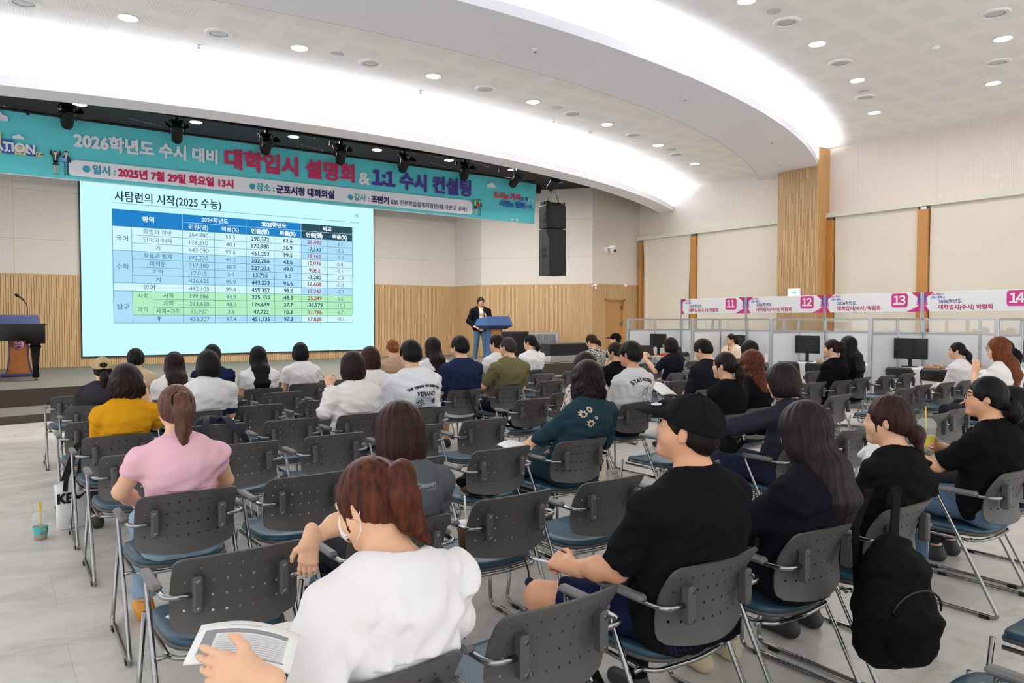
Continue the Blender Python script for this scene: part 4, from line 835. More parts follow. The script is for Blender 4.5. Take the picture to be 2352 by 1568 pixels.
# ================================================================ PEOPLE (bodies, hair and clothes as smooth implicit surfaces)
A3 = lambda *p: np.array(p, dtype=np.float64)
def unit(v): v = np.asarray(v, float); return v/np.linalg.norm(v)
class SD:
    def __init__(s): s.p = []; s.late = []
    def _a(s, f, lo, hi, k, op): s.p.append((f, np.array(lo), np.array(hi), k, op)); return s
    def cone(s, a, b, ra, rb, k=.02, op='u', cut=False, cuta=False):
        a = A3(*a); b = A3(*b); ba = b-a; L2 = ba@ba+1e-12; n = ba/sqrt(L2)
        def f(X, Y, Z):
            px, py, pz = X-a[0], Y-a[1], Z-a[2]; h = np.clip((px*ba[0]+py*ba[1]+pz*ba[2])/L2, 0, 1)
            d = np.sqrt((px-h*ba[0])**2+(py-h*ba[1])**2+(pz-h*ba[2])**2)-(ra+(rb-ra)*h)
            if cut: d = np.maximum(d, px*n[0]+py*n[1]+pz*n[2]-sqrt(L2))
            if cuta: d = np.maximum(d, -(px*n[0]+py*n[1]+pz*n[2]))
            return d
        r = max(ra, rb); return s._a(f, np.minimum(a-ra, b-rb), np.maximum(a+ra, b+rb), k, op)
    def ell(s, c, r, M=None, k=.02, op='u'):
        c = A3(*c); r = A3(*(r if hasattr(r, '__len__') else (r, r, r))); M_ = np.eye(3) if M is None else M; m = r.min()
        def f(X, Y, Z):
            p = (X-c[0], Y-c[1], Z-c[2]); q = [(p[0]*M_[0, i]+p[1]*M_[1, i]+p[2]*M_[2, i])/r[i] for i in range(3)]
            k0 = np.sqrt(q[0]**2+q[1]**2+q[2]**2); k1 = np.sqrt((q[0]/r[0])**2+(q[1]/r[1])**2+(q[2]/r[2])**2)
            return k0*(k0-1)/np.maximum(k1, 1e-6)
        R_ = r.max(); return s._a(f, c-R_, c+R_, k, op)
    def loft(s, P, W, D_, k=.04, lat=(1, 0, 0), op='u'):
        for i in range(len(P)-1):
            a = A3(*P[i]); b = A3(*P[i+1]); ba = b-a; L2 = ba@ba; ax = ba/sqrt(L2); l = unit(A3(*lat)-(A3(*lat)@ax)*ax); fw = np.cross(ax, l)
            w0, w1, d0, d1 = W[i], W[i+1], D_[i], D_[i+1]
            def f(X, Y, Z, a=a, ba=ba, L2=L2, l=l, fw=fw, ax=ax, w0=w0, w1=w1, d0=d0, d1=d1):
                px, py, pz = X-a[0], Y-a[1], Z-a[2]; h = np.clip((px*ba[0]+py*ba[1]+pz*ba[2])/L2, 0, 1)
                qx, qy, qz = px-h*ba[0], py-h*ba[1], pz-h*ba[2]; w_ = w0+(w1-w0)*h; d_ = d0+(d1-d0)*h; m = np.minimum(w_, d_)
                u = (qx*l[0]+qy*l[1]+qz*l[2])/w_; v = (qx*fw[0]+qy*fw[1]+qz*fw[2])/d_; t = (qx*ax[0]+qy*ax[1]+qz*ax[2])/m
                k0 = np.sqrt(u*u+v*v+t*t); k1 = np.sqrt((u/w_)**2+(v/d_)**2+(t/m)**2)
                return k0*(k0-1)/np.maximum(k1, 1e-6)
            r = max(w0, w1, d0, d1); s._a(f, np.minimum(a, b)-r, np.maximum(a, b)+r, k, op)
        return s
    def half(s, p, n, k=0):
        p = A3(*p); n = unit(n); return s._a(lambda X, Y, Z: (X-p[0])*n[0]+(Y-p[1])*n[1]+(Z-p[2])*n[2], [-9]*3, [9]*3, k, 'i')
    def panel(s, g=.0):
        """keeps cloth and body on the sitter's side of the curved chair back"""
        def f(X, Y, Z):
            t = np.clip((Z-.525)/.275, 0, 1); u = X/.235; yp = -.052*t**2.2+.018*np.sin(np.pi*np.minimum(1, t*1.1))+(.062-.026*t*t)*u*u-.015
            return np.maximum(np.maximum(Y-yp-.019-g, np.maximum(Z-.818, .474-Z)), np.maximum(np.abs(X)-.25, -.5-Y)+0*Z)
        def f2(X, Y, Z):
            zs = .461+g+.012*(X/.23)**2-.018*np.maximum(0, (Y-.45)/.12)**2
            return np.maximum(np.maximum(Z-zs, .385-Z), np.maximum(np.abs(X)-.240, np.abs(Y-.31)-.262))
        def f3(X, Y, Z): return np.maximum(np.abs(np.abs(X)-.272)-.029-g, np.maximum(np.abs(Z-.680)-.021-g, np.abs(Y-.16)-.165))
        s.late += [(q, np.array(a), np.array(b), 0, 's') for q, a, b in ((f, (-.3, -.4, .45), (.3, .2, .84)), (f2, (-.26, .0, .37), (.26, .60, .50)), (f3, (-.32, -.03, .64), (.32, .34, .72)))]; return s
    def run(s, h, disp=None):
        U = [q for q in s.p if q[4] == 'u']; lo = np.min([q[1] for q in U], 0)-.02; hi = np.max([q[2] for q in U], 0)+.02
        n = np.ceil((hi-lo)/h).astype(int)+2; D = np.full(n, .2, np.float32); ax = [lo[i]+h*np.arange(n[i]) for i in range(3)]
        def app(f, a, b, k, op):
            e = k+3*h; i0 = np.clip(np.floor((a-e-lo)/h).astype(int), 0, n); i1 = np.clip(np.ceil((b+e-lo)/h).astype(int)+1, 0, n)
            if (i1 <= i0).any(): return
            sl = tuple(slice(i0[j], i1[j]) for j in range(3))
            X = ax[0][sl[0]].astype(np.float32)[:, None, None]; Y = ax[1][sl[1]].astype(np.float32)[None, :, None]; Z = ax[2][sl[2]].astype(np.float32)[None, None, :]
            d = np.broadcast_to(f(X, Y, Z), D[sl].shape); A = D[sl]
            if op == 'u': r = np.minimum(A, d); sg = -1
            else:
                if op == 's': d = -d
                r = np.maximum(A, d); sg = 1
            if k > 0: hh = np.maximum(k-np.abs(A-d), 0)/k; r = r+sg*hh*hh*k*.25
            D[sl] = r
        for q in s.p: app(*q)
        if disp is not None:
            m = np.argwhere(np.abs(D) < .035); P = lo+m*h; D[m[:, 0], m[:, 1], m[:, 2]] += disp(P).astype(np.float32)
        for q in s.late: app(*q)
        return nets(D, lo, h)
_C = np.array([(i, j, k) for i in (0, 1) for j in (0, 1) for k in (0, 1)])
_E = [(a, b) for a in range(8) for b in range(a+1, 8) if abs(_C[a]-_C[b]).sum() == 1]
def nets(D, lo, h):
    S = D < 0; c = sum(S[i:S.shape[0]-1+i, j:S.shape[1]-1+j, k:S.shape[2]-1+k].astype(np.int8) for i, j, k in _C)
    I = np.argwhere((c > 0) & (c < 8))
    if len(I) == 0: return np.zeros((0, 3)), np.zeros((0, 4), int)
    v = [D[I[:, 0]+a, I[:, 1]+b, I[:, 2]+e] for a, b, e in _C]; P = np.zeros((len(I), 3)); N = np.zeros(len(I))
    for a, b in _E:
        m = (v[a] < 0) != (v[b] < 0); t = v[a][m]/(v[a][m]-v[b][m]); P[m] += _C[a]+t[:, None]*(_C[b]-_C[a]); N[m] += 1
    V = lo+(I+P/N[:, None])*h; idx = np.full(c.shape, -1, np.int64); idx[I[:, 0], I[:, 1], I[:, 2]] = np.arange(len(I)); F = []
    for ax in range(3):
        o1, o2 = [(1, 2), (2, 0), (0, 1)][ax]; a = np.moveaxis(S, (ax, o1, o2), (0, 1, 2)); id_ = np.moveaxis(idx, (ax, o1, o2), (0, 1, 2))
        Q = np.argwhere(a[:-1, 1:-1, 1:-1] != a[1:, 1:-1, 1:-1]); x, y, z = Q[:, 0], Q[:, 1]+1, Q[:, 2]+1
        q = np.stack([id_[x, y-1, z-1], id_[x, y, z-1], id_[x, y, z], id_[x, y-1, z]], 1); fl = ~a[x, y, z]; q[fl] = q[fl][:, ::-1]; F.append(q)
    return V, np.concatenate(F)
def arr_mesh(name, parts, m):
    V = np.concatenate([p[0] for p in parts]); o = 0; F = []
    for p in parts: F.append(p[1]+o); o += len(p[0])
    F = np.concatenate(F); me = bpy.data.meshes.new(name); me.vertices.add(len(V)); me.vertices.foreach_set('co', V.astype(np.float32).ravel())
    me.loops.add(F.size); me.loops.foreach_set('vertex_index', F.astype(np.int32).ravel()); me.polygons.add(len(F))
    me.polygons.foreach_set('loop_start', np.arange(0, F.size, 4, dtype=np.int32)); me.polygons.foreach_set('loop_total', np.full(len(F), 4, np.int32))
    me.polygons.foreach_set('use_smooth', np.ones(len(F), bool)); me.update(calc_edges=True); me.validate(); me.materials.append(m); return me
def folds(seed, A, c=None):
    r = np.random.RandomState(seed); K = []
    for i in range(9):
        l = r.uniform(.05, .15); dr = unit([r.uniform(-.8, .8), r.uniform(-.5, .5), r.choice([-1, 1])*r.uniform(.25, 1)]); K.append((2*pi/l*dr, r.uniform(0, 6.28), 2*pi/r.uniform(.2, .45)*unit(r.normal(size=3)), r.uniform(0, 6.28)))
    def f(P):
        d = 0
        for k, ph, k2, p2 in K: d = d+np.sin(P@k+ph+1.2*np.sin(P@k2))*np.maximum(0, np.sin(P@k2+p2))
        if c is not None: d = d*np.clip(np.linalg.norm(P-c, axis=1)/.10-1.0, .05, 1)
        return np.minimum(A*.75*d, .0055)
    return f
SKIN = lambda c='e3b393': mat('skin_'+c, c, .48, spec=.35, noise=.05, nscale=9, bump=.06, bscale=260)
def cloth(c, A=0): return mat('cloth_'+c, c, .9, spec=.06, bump=.22, bscale=520)
def hairm(c, c2=None): return mat('hair_'+c, c2 or c, .45, spec=.14, noise=.01, nscale=1.1, stretch=(55, 55, 3.5), ncol=c if c2 else ''.join('%02x' % int(int(c[i:i+2], 16)*.6) for i in (0, 2, 4)), bump=.35, bscale=2.4)
def hand(sd, W, d, nr, th, curl=.5, k=1, spread=1, thumb=1):
    """palm, four jointed fingers, thumb leaving the side of the palm. th=+1: thumb on the d x n side"""
    d = unit(d); nr = unit(np.asarray(nr, float)-(np.asarray(nr, float)@d)*d); l = np.cross(d, nr)*th
    W = A3(*W); sd.cone(W-d*.045*k, W+d*.01*k, .027*k, .026*k, .02)
    offs = (.029, .010, -.010, -.028); fac = (.95, 1.06, 1.0, .8); cs = curl if hasattr(curl, '__len__') else (curl*.9, curl, curl*1.06, curl*1.14)
    for o, fc_, c in zip(offs, fac, cs):
        kn = W+(d*(.086-.004*abs(o)/.03)+l*o)*k; sd.cone(W+(d*.012+l*o*.55)*k, kn, .0165*k, .0125*k, .018)
        p = kn; a = 0; fd = unit(d+l*o*2.2*spread)
        for seg, (L, ja) in enumerate(((.042, .75), (.027, 1.0), (.021, .7))):
            a += c*ja; q = p+(fd*cos(a)-nr*sin(a))*L*fc_*k; sd.cone(p, q, (.0098, .0088, .008)[seg]*k, (.0088, .008, .0066)[seg]*k, .005); p = q
    b = W+(d*.022+l*.022)*k; t1 = b+unit(d*.62+l*.72*thumb-nr*.18)*.042*k; t2 = t1+unit(d*.85+l*.35*thumb-nr*.25)*.032*k; t3 = t2+unit(d*.95+l*.12*thumb-nr*.35)*.024*k
    sd.cone(W+(d*.012+l*.008)*k, b, .02*k, .0165*k, .018); sd.cone(b, t1, .0155*k, .012*k, .012); sd.cone(t1, t2, .0115*k, .010*k, .006); sd.cone(t2, t3, .0098*k, .0075*k, .005)
def rotm(yaw, pitch, roll=0):
    """head turn: yaw + = to the person's left, pitch + = looking down, roll + = tilts to the right shoulder"""
    return np.array(Matrix.Rotation(yaw, 3, 'Z') @ Matrix.Rotation(-pitch, 3, 'X') @ Matrix.Rotation(roll, 3, 'Y'))
LENSG = mat('spectacle_lens', 'f4f6f6', .05, alpha=.05, spec=.3)
def person(label, loc, head, rz=0, k=1.0, kh=1.0, yaw=0, pitch=.05, roll=0, sw=.185, fat=1.0, hip=(0, .135), skin='e3b393', L=None, Rr=None,
           top='e8e8e8', sleeve='short', neck='crew', e=.016, wr=.004, hem=.50, boxy=0, collar=False, bottom='25262b', legs='long', knees=None, feet=None, shoes='2a2a2c', sock=None,
           hair='short', hc='1b1718', hc2=None, hl=.15, face=False, glasses=None, mask=None, cap=None, capc=None, topm=None, seated=True, extra=None, jacket=None, panel=False, h=None, group='seated audience', seed=None, hairk=1.0, lowcut=None):
    cx, cy, zb = loc; pos = (cx, cy, zb); seed = seed or (abs(hash(label)) if 0 else sum(ord(c)*(i+1) for i, c in enumerate(label)) % 9973)
    dist = math.hypot(cx, cy); h = h or min(.0125, max(.0056, dist*.0021))
    hx, hy, ht = head; M = rotm(yaw, pitch, roll); Hc = A3(hx, hy, ht-.127*kh); Hp = lambda *p: Hc+M@(A3(*p)*kh)
    b = SD()
    # head
    b.ell(Hp(0, -.012, .012), A3(.076, .092, .100)*kh, M, 0); b.ell(Hp(0, .03, -.035), A3(.066, .066, .085)*kh, M, .02)
    b.cone(Hp(0, .045, -.06), Hp(0, .062, -.092), .045*kh, .026*kh, .03)
    for s in (-1, 1): b.ell(Hp(s*.038, .05, -.035), .027*kh, M, .03)
    b.cone(Hp(-.035, .077, .022), Hp(.035, .077, .022), .014*kh, .014*kh, .02); b.cone(Hp(0, .088, .012), Hp(0, .104, -.028), .0075*kh, .0115*kh, .012)
    for s in (-1, 1): b.ell(Hp(s*.010, .094, -.032), .0095*kh, M, .006); b.ell(Hp(s*.031, .099, .003), A3(.017, .016, .011)*kh, M, .012, 's')
    b.ell(Hp(0, .089, -.060), A3(.022, .010, .0065)*kh, M, .007); b.ell(Hp(0, .086, -.0705), A3(.018, .010, .007)*kh, M, .006); b.ell(Hp(0, .076, -.098), .019*kh, M, .02)
    for s in (-1, 1): b.ell(Hp(s*.078, -.006, -.012), A3(.009, .017, .029)*kh, M, .008); b.ell(Hp(s*.089, .001, -.010), A3(.007, .010, .018)*kh, M, .004, 's')
    nj = Hp(0, -.028, -.085); N = nj+A3(0, -.020-.05*max(0, sin(pitch)), -.092)*k; b.cone(Hp(0, -.02, -.05), N+A3(0, 0, -.02), .053*kh*min(1.08, fat), .058*k*fat, .03)
    # torso
    Pz = .455+.131 if seated else .93*k; P = A3(hip[0], hip[1], Pz)
    lat = unit(A3(1, 0, 0)+A3(0, 0, 0)); sp = [P*(1-t)+N*t+A3(0, -.035*sin(pi*t*t) if seated else 0, 0) for t in (0, .22, .48, .74, .92)]
    Wd = A3(.178, .168, .143, .158, .145)*k*fat; Dp = A3(.117, .115, .102, .112, .088)*k*fat; b.loft(sp, Wd, Dp, .05)
    if seated: b.cone(P+A3(-.10*k*fat, -.045, -.033), P+A3(.10*k*fat, -.045, -.033), .093*fat**.5, .093*fat**.5, .05)
    ang = 0; Sh = {}; b_arm = {}
    for s, key, over in ((-1, 'L', L), (1, 'R', Rr)):
        over = over or {}; S_ = N+A3(s*sw*k, .012, -.078*k)+A3(*over.get('ds', (0, 0, 0))); S_ = S_
        E_ = A3(*over['E']) if 'E' in over else S_+A3(s*.028, .075, -.25)*k; W_ = A3(*over['W']) if 'W' in over else A3(P[0]+s*.09, E_[1]+.21*k, .675)
        hd = over.get('d', (-s*.45, .85, -.2)); hn = over.get('n', (0, .25, 1))
        Sh[key] = (S_, E_, W_, hd, hn, over.get('curl', .35), s, over.get('thumb', 1))
        b.cone(N+A3(s*.035, 0, -.045*k), S_, .048*k*fat, .052*k*fat, .05); b.cone(S_, E_, .051*k*fat, .039*k*fat, .04); b.cone(E_, E_*.6+W_*.4, .040*k*fat, .041*k*fat, .02); b.cone(E_*.6+W_*.4, W_-unit(W_-E_)*.03, .040*k*fat, .0275*k, .02)
    # legs
    Kn = {}; An = {}
    for s, key in ((-1, 'L'), (1, 'R')):
        if seated:
            hj = P+A3(s*.085*k, .03, -.022); kn = A3(*knees[key]) if knees else A3(P[0]+s*.105, P[1]+.47*k, .545); an = A3(*feet[key]) if feet else A3(kn[0]*.98+P[0]*.02, kn[1]-.03, .095)
        else:
            hj = P+A3(s*.088*k, 0, -.06); kn = A3(*knees[key]) if knees else A3(P[0]+s*.10, P[1]+.01, .50*k); an = A3(*feet[key]) if feet else A3(P[0]+s*.11, P[1]-.02, .085)
        Kn[key] = (hj, kn); An[key] = an
        b.cone(hj, kn, .086*k*fat, .057*k*fat, .04); b.cone(kn, kn*.65+an*.35, .056*k*fat, .056*k*fat, .02); b.cone(kn*.65+an*.35, an, .056*k*fat, .036*k, .02)
        fd = unit(A3(an[0]-P[0], .9, 0)*A3(.6, 1, 0)); b.cone(an+A3(0, -.02, -.05), an+fd*.15*k+A3(0, 0, -.055), .036*k, .03*k, .03)
        An[key] = (an, fd)
    if panel: b.panel(.006)
    parts = [b.run(h)]
    for key in 'LR':
        S_, E_, W_, hd, hn, cu, s, th = Sh[key]; hs = SD(); hs.cone(W_-unit(W_-E_)*.06, W_-unit(hd)*.01, .0285*k, .027*k, .01); hand(hs, W_, hd, hn, -s, cu, .98*k, 1, th); parts.append(hs.run(max(.0031, h*.5)))
    o = tag(link('person', arr_mesh('person', parts, SKIN(skin)), None, pos, rz), label, 'person', group)
    # top
    if top:
        t = SD(); ee = e; Wt = [w_+ee+boxy*.025*i_ for w_, i_ in zip(Wd, (1, 1, 1.6, .5, 0))]; Dt = [w_+ee+boxy*.012*i_ for w_, i_ in zip(Dp, (1, 1, 1.5, .6, 0))]; t.loft(sp, Wt, Dt, .05)
        for key in 'LR':
            S_, E_, W_, hd, hn, cu, s, th = Sh[key]; t.cone(N+A3(s*.035, 0, -.045*k), S_, .048*k*fat+ee, .052*k*fat+ee, .05)
            if sleeve == 'none': continue
            f = {'short': .62, 'half': .9, 'elbow': 1, 'three': 1, 'long': 1, 'cap': .35}[sleeve]; en = S_+(E_-S_)*f
            t.cone(S_, en, .051*k*fat+ee*1.05, (.051-.012*f)*k*fat+ee*(1.25 if sleeve in ('short', 'half', 'cap') else 1.1)+boxy*.006, .035, cut=sleeve in ('short', 'half', 'cap'))
            if sleeve in ('three', 'long'): g = .62 if sleeve == 'three' else .97; t.cone(E_, E_+(W_-E_)*g, .041*k*fat+ee*1.1, (.041-.012*g)*k+ee*(1.3 if sleeve == 'three' else .8), .02, cut=True)
        if neck == 'turtle': t.cone(N+A3(0, 0, -.02), N+(nj-N)*.62, .062*k, .060*kh, .02, cut=True)
        else:
            r, yo, zo = {'crew': (.070, .020, .012), 'wide': (.098, .030, .0), 'scoop': (.09, .03, -.02), 'v': (.066, .03, -.01)}[neck]; r *= k*max(1, fat*.98); a0 = N+A3(0, yo, zo); t.cone(a0, N+A3(0, yo+.02, .22), r, r*1.15, .006, 's')
            if neck == 'v': t.cone(a0, N+A3(0, .12, -.16), .06, .03, .006, 's')
        if collar: t.cone(N+A3(0, -.012, -.01), N+A3(0, -.002, .038), .079*k*fat, .071*k*fat, .006, cut=True); t.cone(N+A3(0, -.006, -.03), N+A3(0, .004, .08), .062*k*fat, .061*k*fat, .004, 's'); t.cone(N+A3(0, .07, -.04), N+A3(0, .12, .06), .02, .05, .01, 's')
        if hem < .48 and seated: t.cone(P+A3(-.10*k*fat, -.045, -.033), P+A3(.10*k*fat, -.045, -.033), .093*fat**.5+ee*1.1, .093*fat**.5+ee*1.1, .05)
        t.half((0, 0, hem), (0, 0, -1), .004)
        if panel: t.panel()
        if lowcut: t.half(lowcut[0], lowcut[1], .004)
        link('shirt', arr_mesh('shirt', [t.run(h, folds(seed, wr, N))], topm or cloth(top)), o)
    if jacket:
        t = SD(); ee = e+.016; t.loft(sp, [w_+ee+.012*i_ for w_, i_ in zip(Wd, (1, 1, 1.6, .4, 0))], [w_+ee+.006*i_ for w_, i_ in zip(Dp, (1, 1, 1.4, .6, 0))], .05)
        for key in 'LR':
            S_, E_, W_, hd, hn, cu, s, th = Sh[key]; t.cone(N+A3(s*.035, 0, -.045*k), S_, .048*k*fat+ee, .052*k*fat+ee, .05); t.cone(S_, E_, .053*k*fat+ee, .043*k*fat+ee, .035); t.cone(E_, E_+(W_-E_)*.9, .043*k*fat+ee, .032*k+ee*.8, .02, cut=True)
        t.ell(N+A3(0, .03, .035), A3(.078, .10, .06)*k, None, .008, 's'); t.cone(N+A3(0, .13, .02), P+A3(0, .17, -.1), .06*k, .075*k, .01, 's'); t.half((0, 0, hem-.03), (0, 0, -1), .004)
        link('jacket', arr_mesh('jacket', [t.run(h, folds(seed+2, wr))], cloth(jacket)), o)
    # bottom
    q = SD(); eb = .011
    if legs in ('long', 'short', 'crop'):
        q.loft(sp[:3], [w_+eb-.002 for w_ in Wd[:3]], [w_+eb-.002 for w_ in Dp[:3]], .05)
        if seated: q.cone(P+A3(-.10*k*fat, -.045, -.033), P+A3(.10*k*fat, -.045, -.033), .093*fat**.5+eb, .093*fat**.5+eb, .05)
        for key in 'LR':
            hj, kn = Kn[key]; an = An[key][0]
            if legs == 'short': g = hj+(kn-hj)*.80; q.cone(hj, g, .086*k*fat+eb, .064*k*fat+eb*1.6, .04, cut=True)
            else:
                q.cone(hj, kn, .086*k*fat+eb, .057*k*fat+eb, .04); g = .93 if legs == 'long' else .7; q.cone(kn, kn+(an-kn)*g, .057*k*fat+eb, .046*k+eb*1.5, .02, cut=True)
        q.half((0, 0, Pz+.20*k), (0, 0, 1), .004); nm = 'trousers' if legs != 'short' else 'shorts'
    else:
        if seated: q.cone(P+A3(-.10*k*fat, -.045, -.033), P+A3(.10*k*fat, -.045, -.033), .093*fat**.5+eb*1.3, .093*fat**.5+eb*1.3, .05)
        q.loft(sp[:3], [w_+eb for w_ in Wd[:3]], [w_+eb for w_ in Dp[:3]], .05); zl = .30 if legs == 'skirt' else .16
        for key in 'LR': hj, kn = Kn[key]; q.cone(hj, kn+A3(0, .02, 0), .086*k*fat+eb*1.4, .075*k+eb*1.2, .12); q.cone(kn+A3(0, .02, 0), A3(kn[0], kn[1]+.01, zl), .075*k+eb, .09*k, .10, cut=True)
        q.half((0, 0, Pz+.20*k), (0, 0, 1), .004); nm = 'skirt'
    if panel: q.panel()
    link(nm, arr_mesh(nm, [q.run(h, folds(seed+5, .003))], bottom if not isinstance(bottom, str) else cloth(bottom)), o)
    for key in 'LR':
        an, fd = An[key]; s = SD(); gz = an[2]-.095
        s.cone(an+A3(0, -.022, -.052), an+fd*.155*k+A3(0, 0, -.06), .043*k, .036*k, .02); s.cone(an+A3(0, -.005, 0), an+A3(0, -.01, -.05), .043*k, .045*k, .03); s.half((0, 0, gz+.006), (0, 0, -1)); s.half((0, 0, an[2]+.015), (0, 0, 1))
        sh = link('shoe', arr_mesh('shoe', [s.run(max(h*.75, .006))], mat('shoe_'+shoes, shoes, .55)), o)
        if sock: c = SD(); kn = Kn[key][1]; c.cone(an, an+(kn-an)*.38, .041*k, .056*k, .01, cut=True); link('sock', arr_mesh('sock', [c.run(max(h*.75, .006))], cloth(sock)), o)
    # hair
    if hair: link('hair', arr_mesh('hair', [hair_shape(hair, Hp, M, kh, hl, N, h, seed, hairk, panel, ([p_[2] for p_ in sp], [p_[1]-d_-e-.012*boxy*b_ for p_, d_, b_ in zip(sp, Dp, (1, 1, 1.5, .6, 0))]))], hairm(hc, hc2)), o)
    if hair in ('pony', 'lowpony') and extra != 'noband':
        tp = Hp(0, -.118, .045 if hair == 'pony' else -.035); MB().tube([tp+M@A3(.034*cos(a), -.012, .034*sin(a)) for a in [2*pi*i/14 for i in range(14)]], .014, 6, closed=True).build('hair_tie', cloth('151517'), o)
    def hb(mb, name, m): return mb.build(name, m, o)
    if face:
        mb = MB(); ey = MB()
        for s in (-1, 1):
            mb.sphere(Hp(s*.031, .0775, .003), A3(.0125, .0115, .0085)*kh if 0 else .0112*kh, 12, 8, 0); mb.sphere(Hp(s*.031, .0850, .003), .0062*kh, 10, 6, 1); ey.tube([Hp(s*.016, .0935, .021), Hp(s*.032, .0915, .026), Hp(s*.048, .080, .022)], .0032*kh, 6)
        hb(mb, 'eyes', [mat('eye_white', 'c9c2bc', .3), mat('eye_dark', '1c1412', .2)]); hb(ey, 'eyebrows', hairm(hc))
        mb = MB(); mb.tube([Hp(-.021, .090, -.063), Hp(-.008, .0985, -.0615), Hp(0, .0985, -.063), Hp(.008, .0985, -.0615), Hp(.021, .090, -.063)], .0036*kh, 6); mb.tube([Hp(-.018, .089, -.0665), Hp(0, .0965, -.070), Hp(.018, .089, -.0665)], .0042*kh, 6); hb(mb, 'lips', SKIN('c47a6c'))
    if glasses:
        mb = MB(); g = MB()
        for s in (-1, 1):
            rim = [Hp(s*.034+.025*cos(a), .108-.10*abs(s*.034+.025*cos(a))**1.6*3, .0+.021*sin(a)) for a in [2*pi*i/20 for i in range(20)]]; mb.tube(rim, .0017, 6, closed=True); mb.tube([Hp(s*.058, .100, .006), Hp(s*.080, .05, .008), Hp(s*.083, -.012, .004), Hp(s*.080, -.03, -.012)], .0017, 6)
            g.add(rim, [tuple(range(20))])
        mb.tube([Hp(-.011, .109, .004), Hp(0, .113, .007), Hp(.011, .109, .004)], .0017, 6); gl = hb(mb, 'glasses', mat('glasses_'+glasses, glasses, .3, .4)); g.build('lenses', LENSG, gl)
    if mask:
        s = SD(); s.ell(Hp(0, .035, -.045), A3(.070, .078, .072)*kh, M, 0); s.cone(Hp(0, .09, -.03), Hp(0, .1, -.05), .025, .022, .03); s.ell(Hp(0, .033, -.045), A3(.067, .074, .09)*kh, M, .004, 's'); s.half(Hp(0, 0, -.012), M@A3(0, -.25, 1)); s.half(Hp(0, .032, 0), M@A3(0, -1, 0)); s.half(Hp(0, 0, -.108), M@A3(0, 0, -1))
        mk = link('face_mask', arr_mesh('face_mask', [s.run(min(h*.7, .005))], cloth(mask)), o)
        mb = MB()
        for s_ in (-1, 1):
            for z in (-.02, -.09): mb.tube([Hp(s_*.066, .04, z), Hp(s_*.078, .0, (z-.012)/2-.01), Hp(s_*.084, -.022, -.012)], .0018, 5)
        mb.build('ear_loop', cloth(mask), mk)
    if cap: make_cap(o, Hp, M, kh, h, cap, capc)
    PEOPLE[label] = o; INFO[o.name] = (Hp, M, N, P, Sh); return o
PEOPLE = {}; INFO = {}
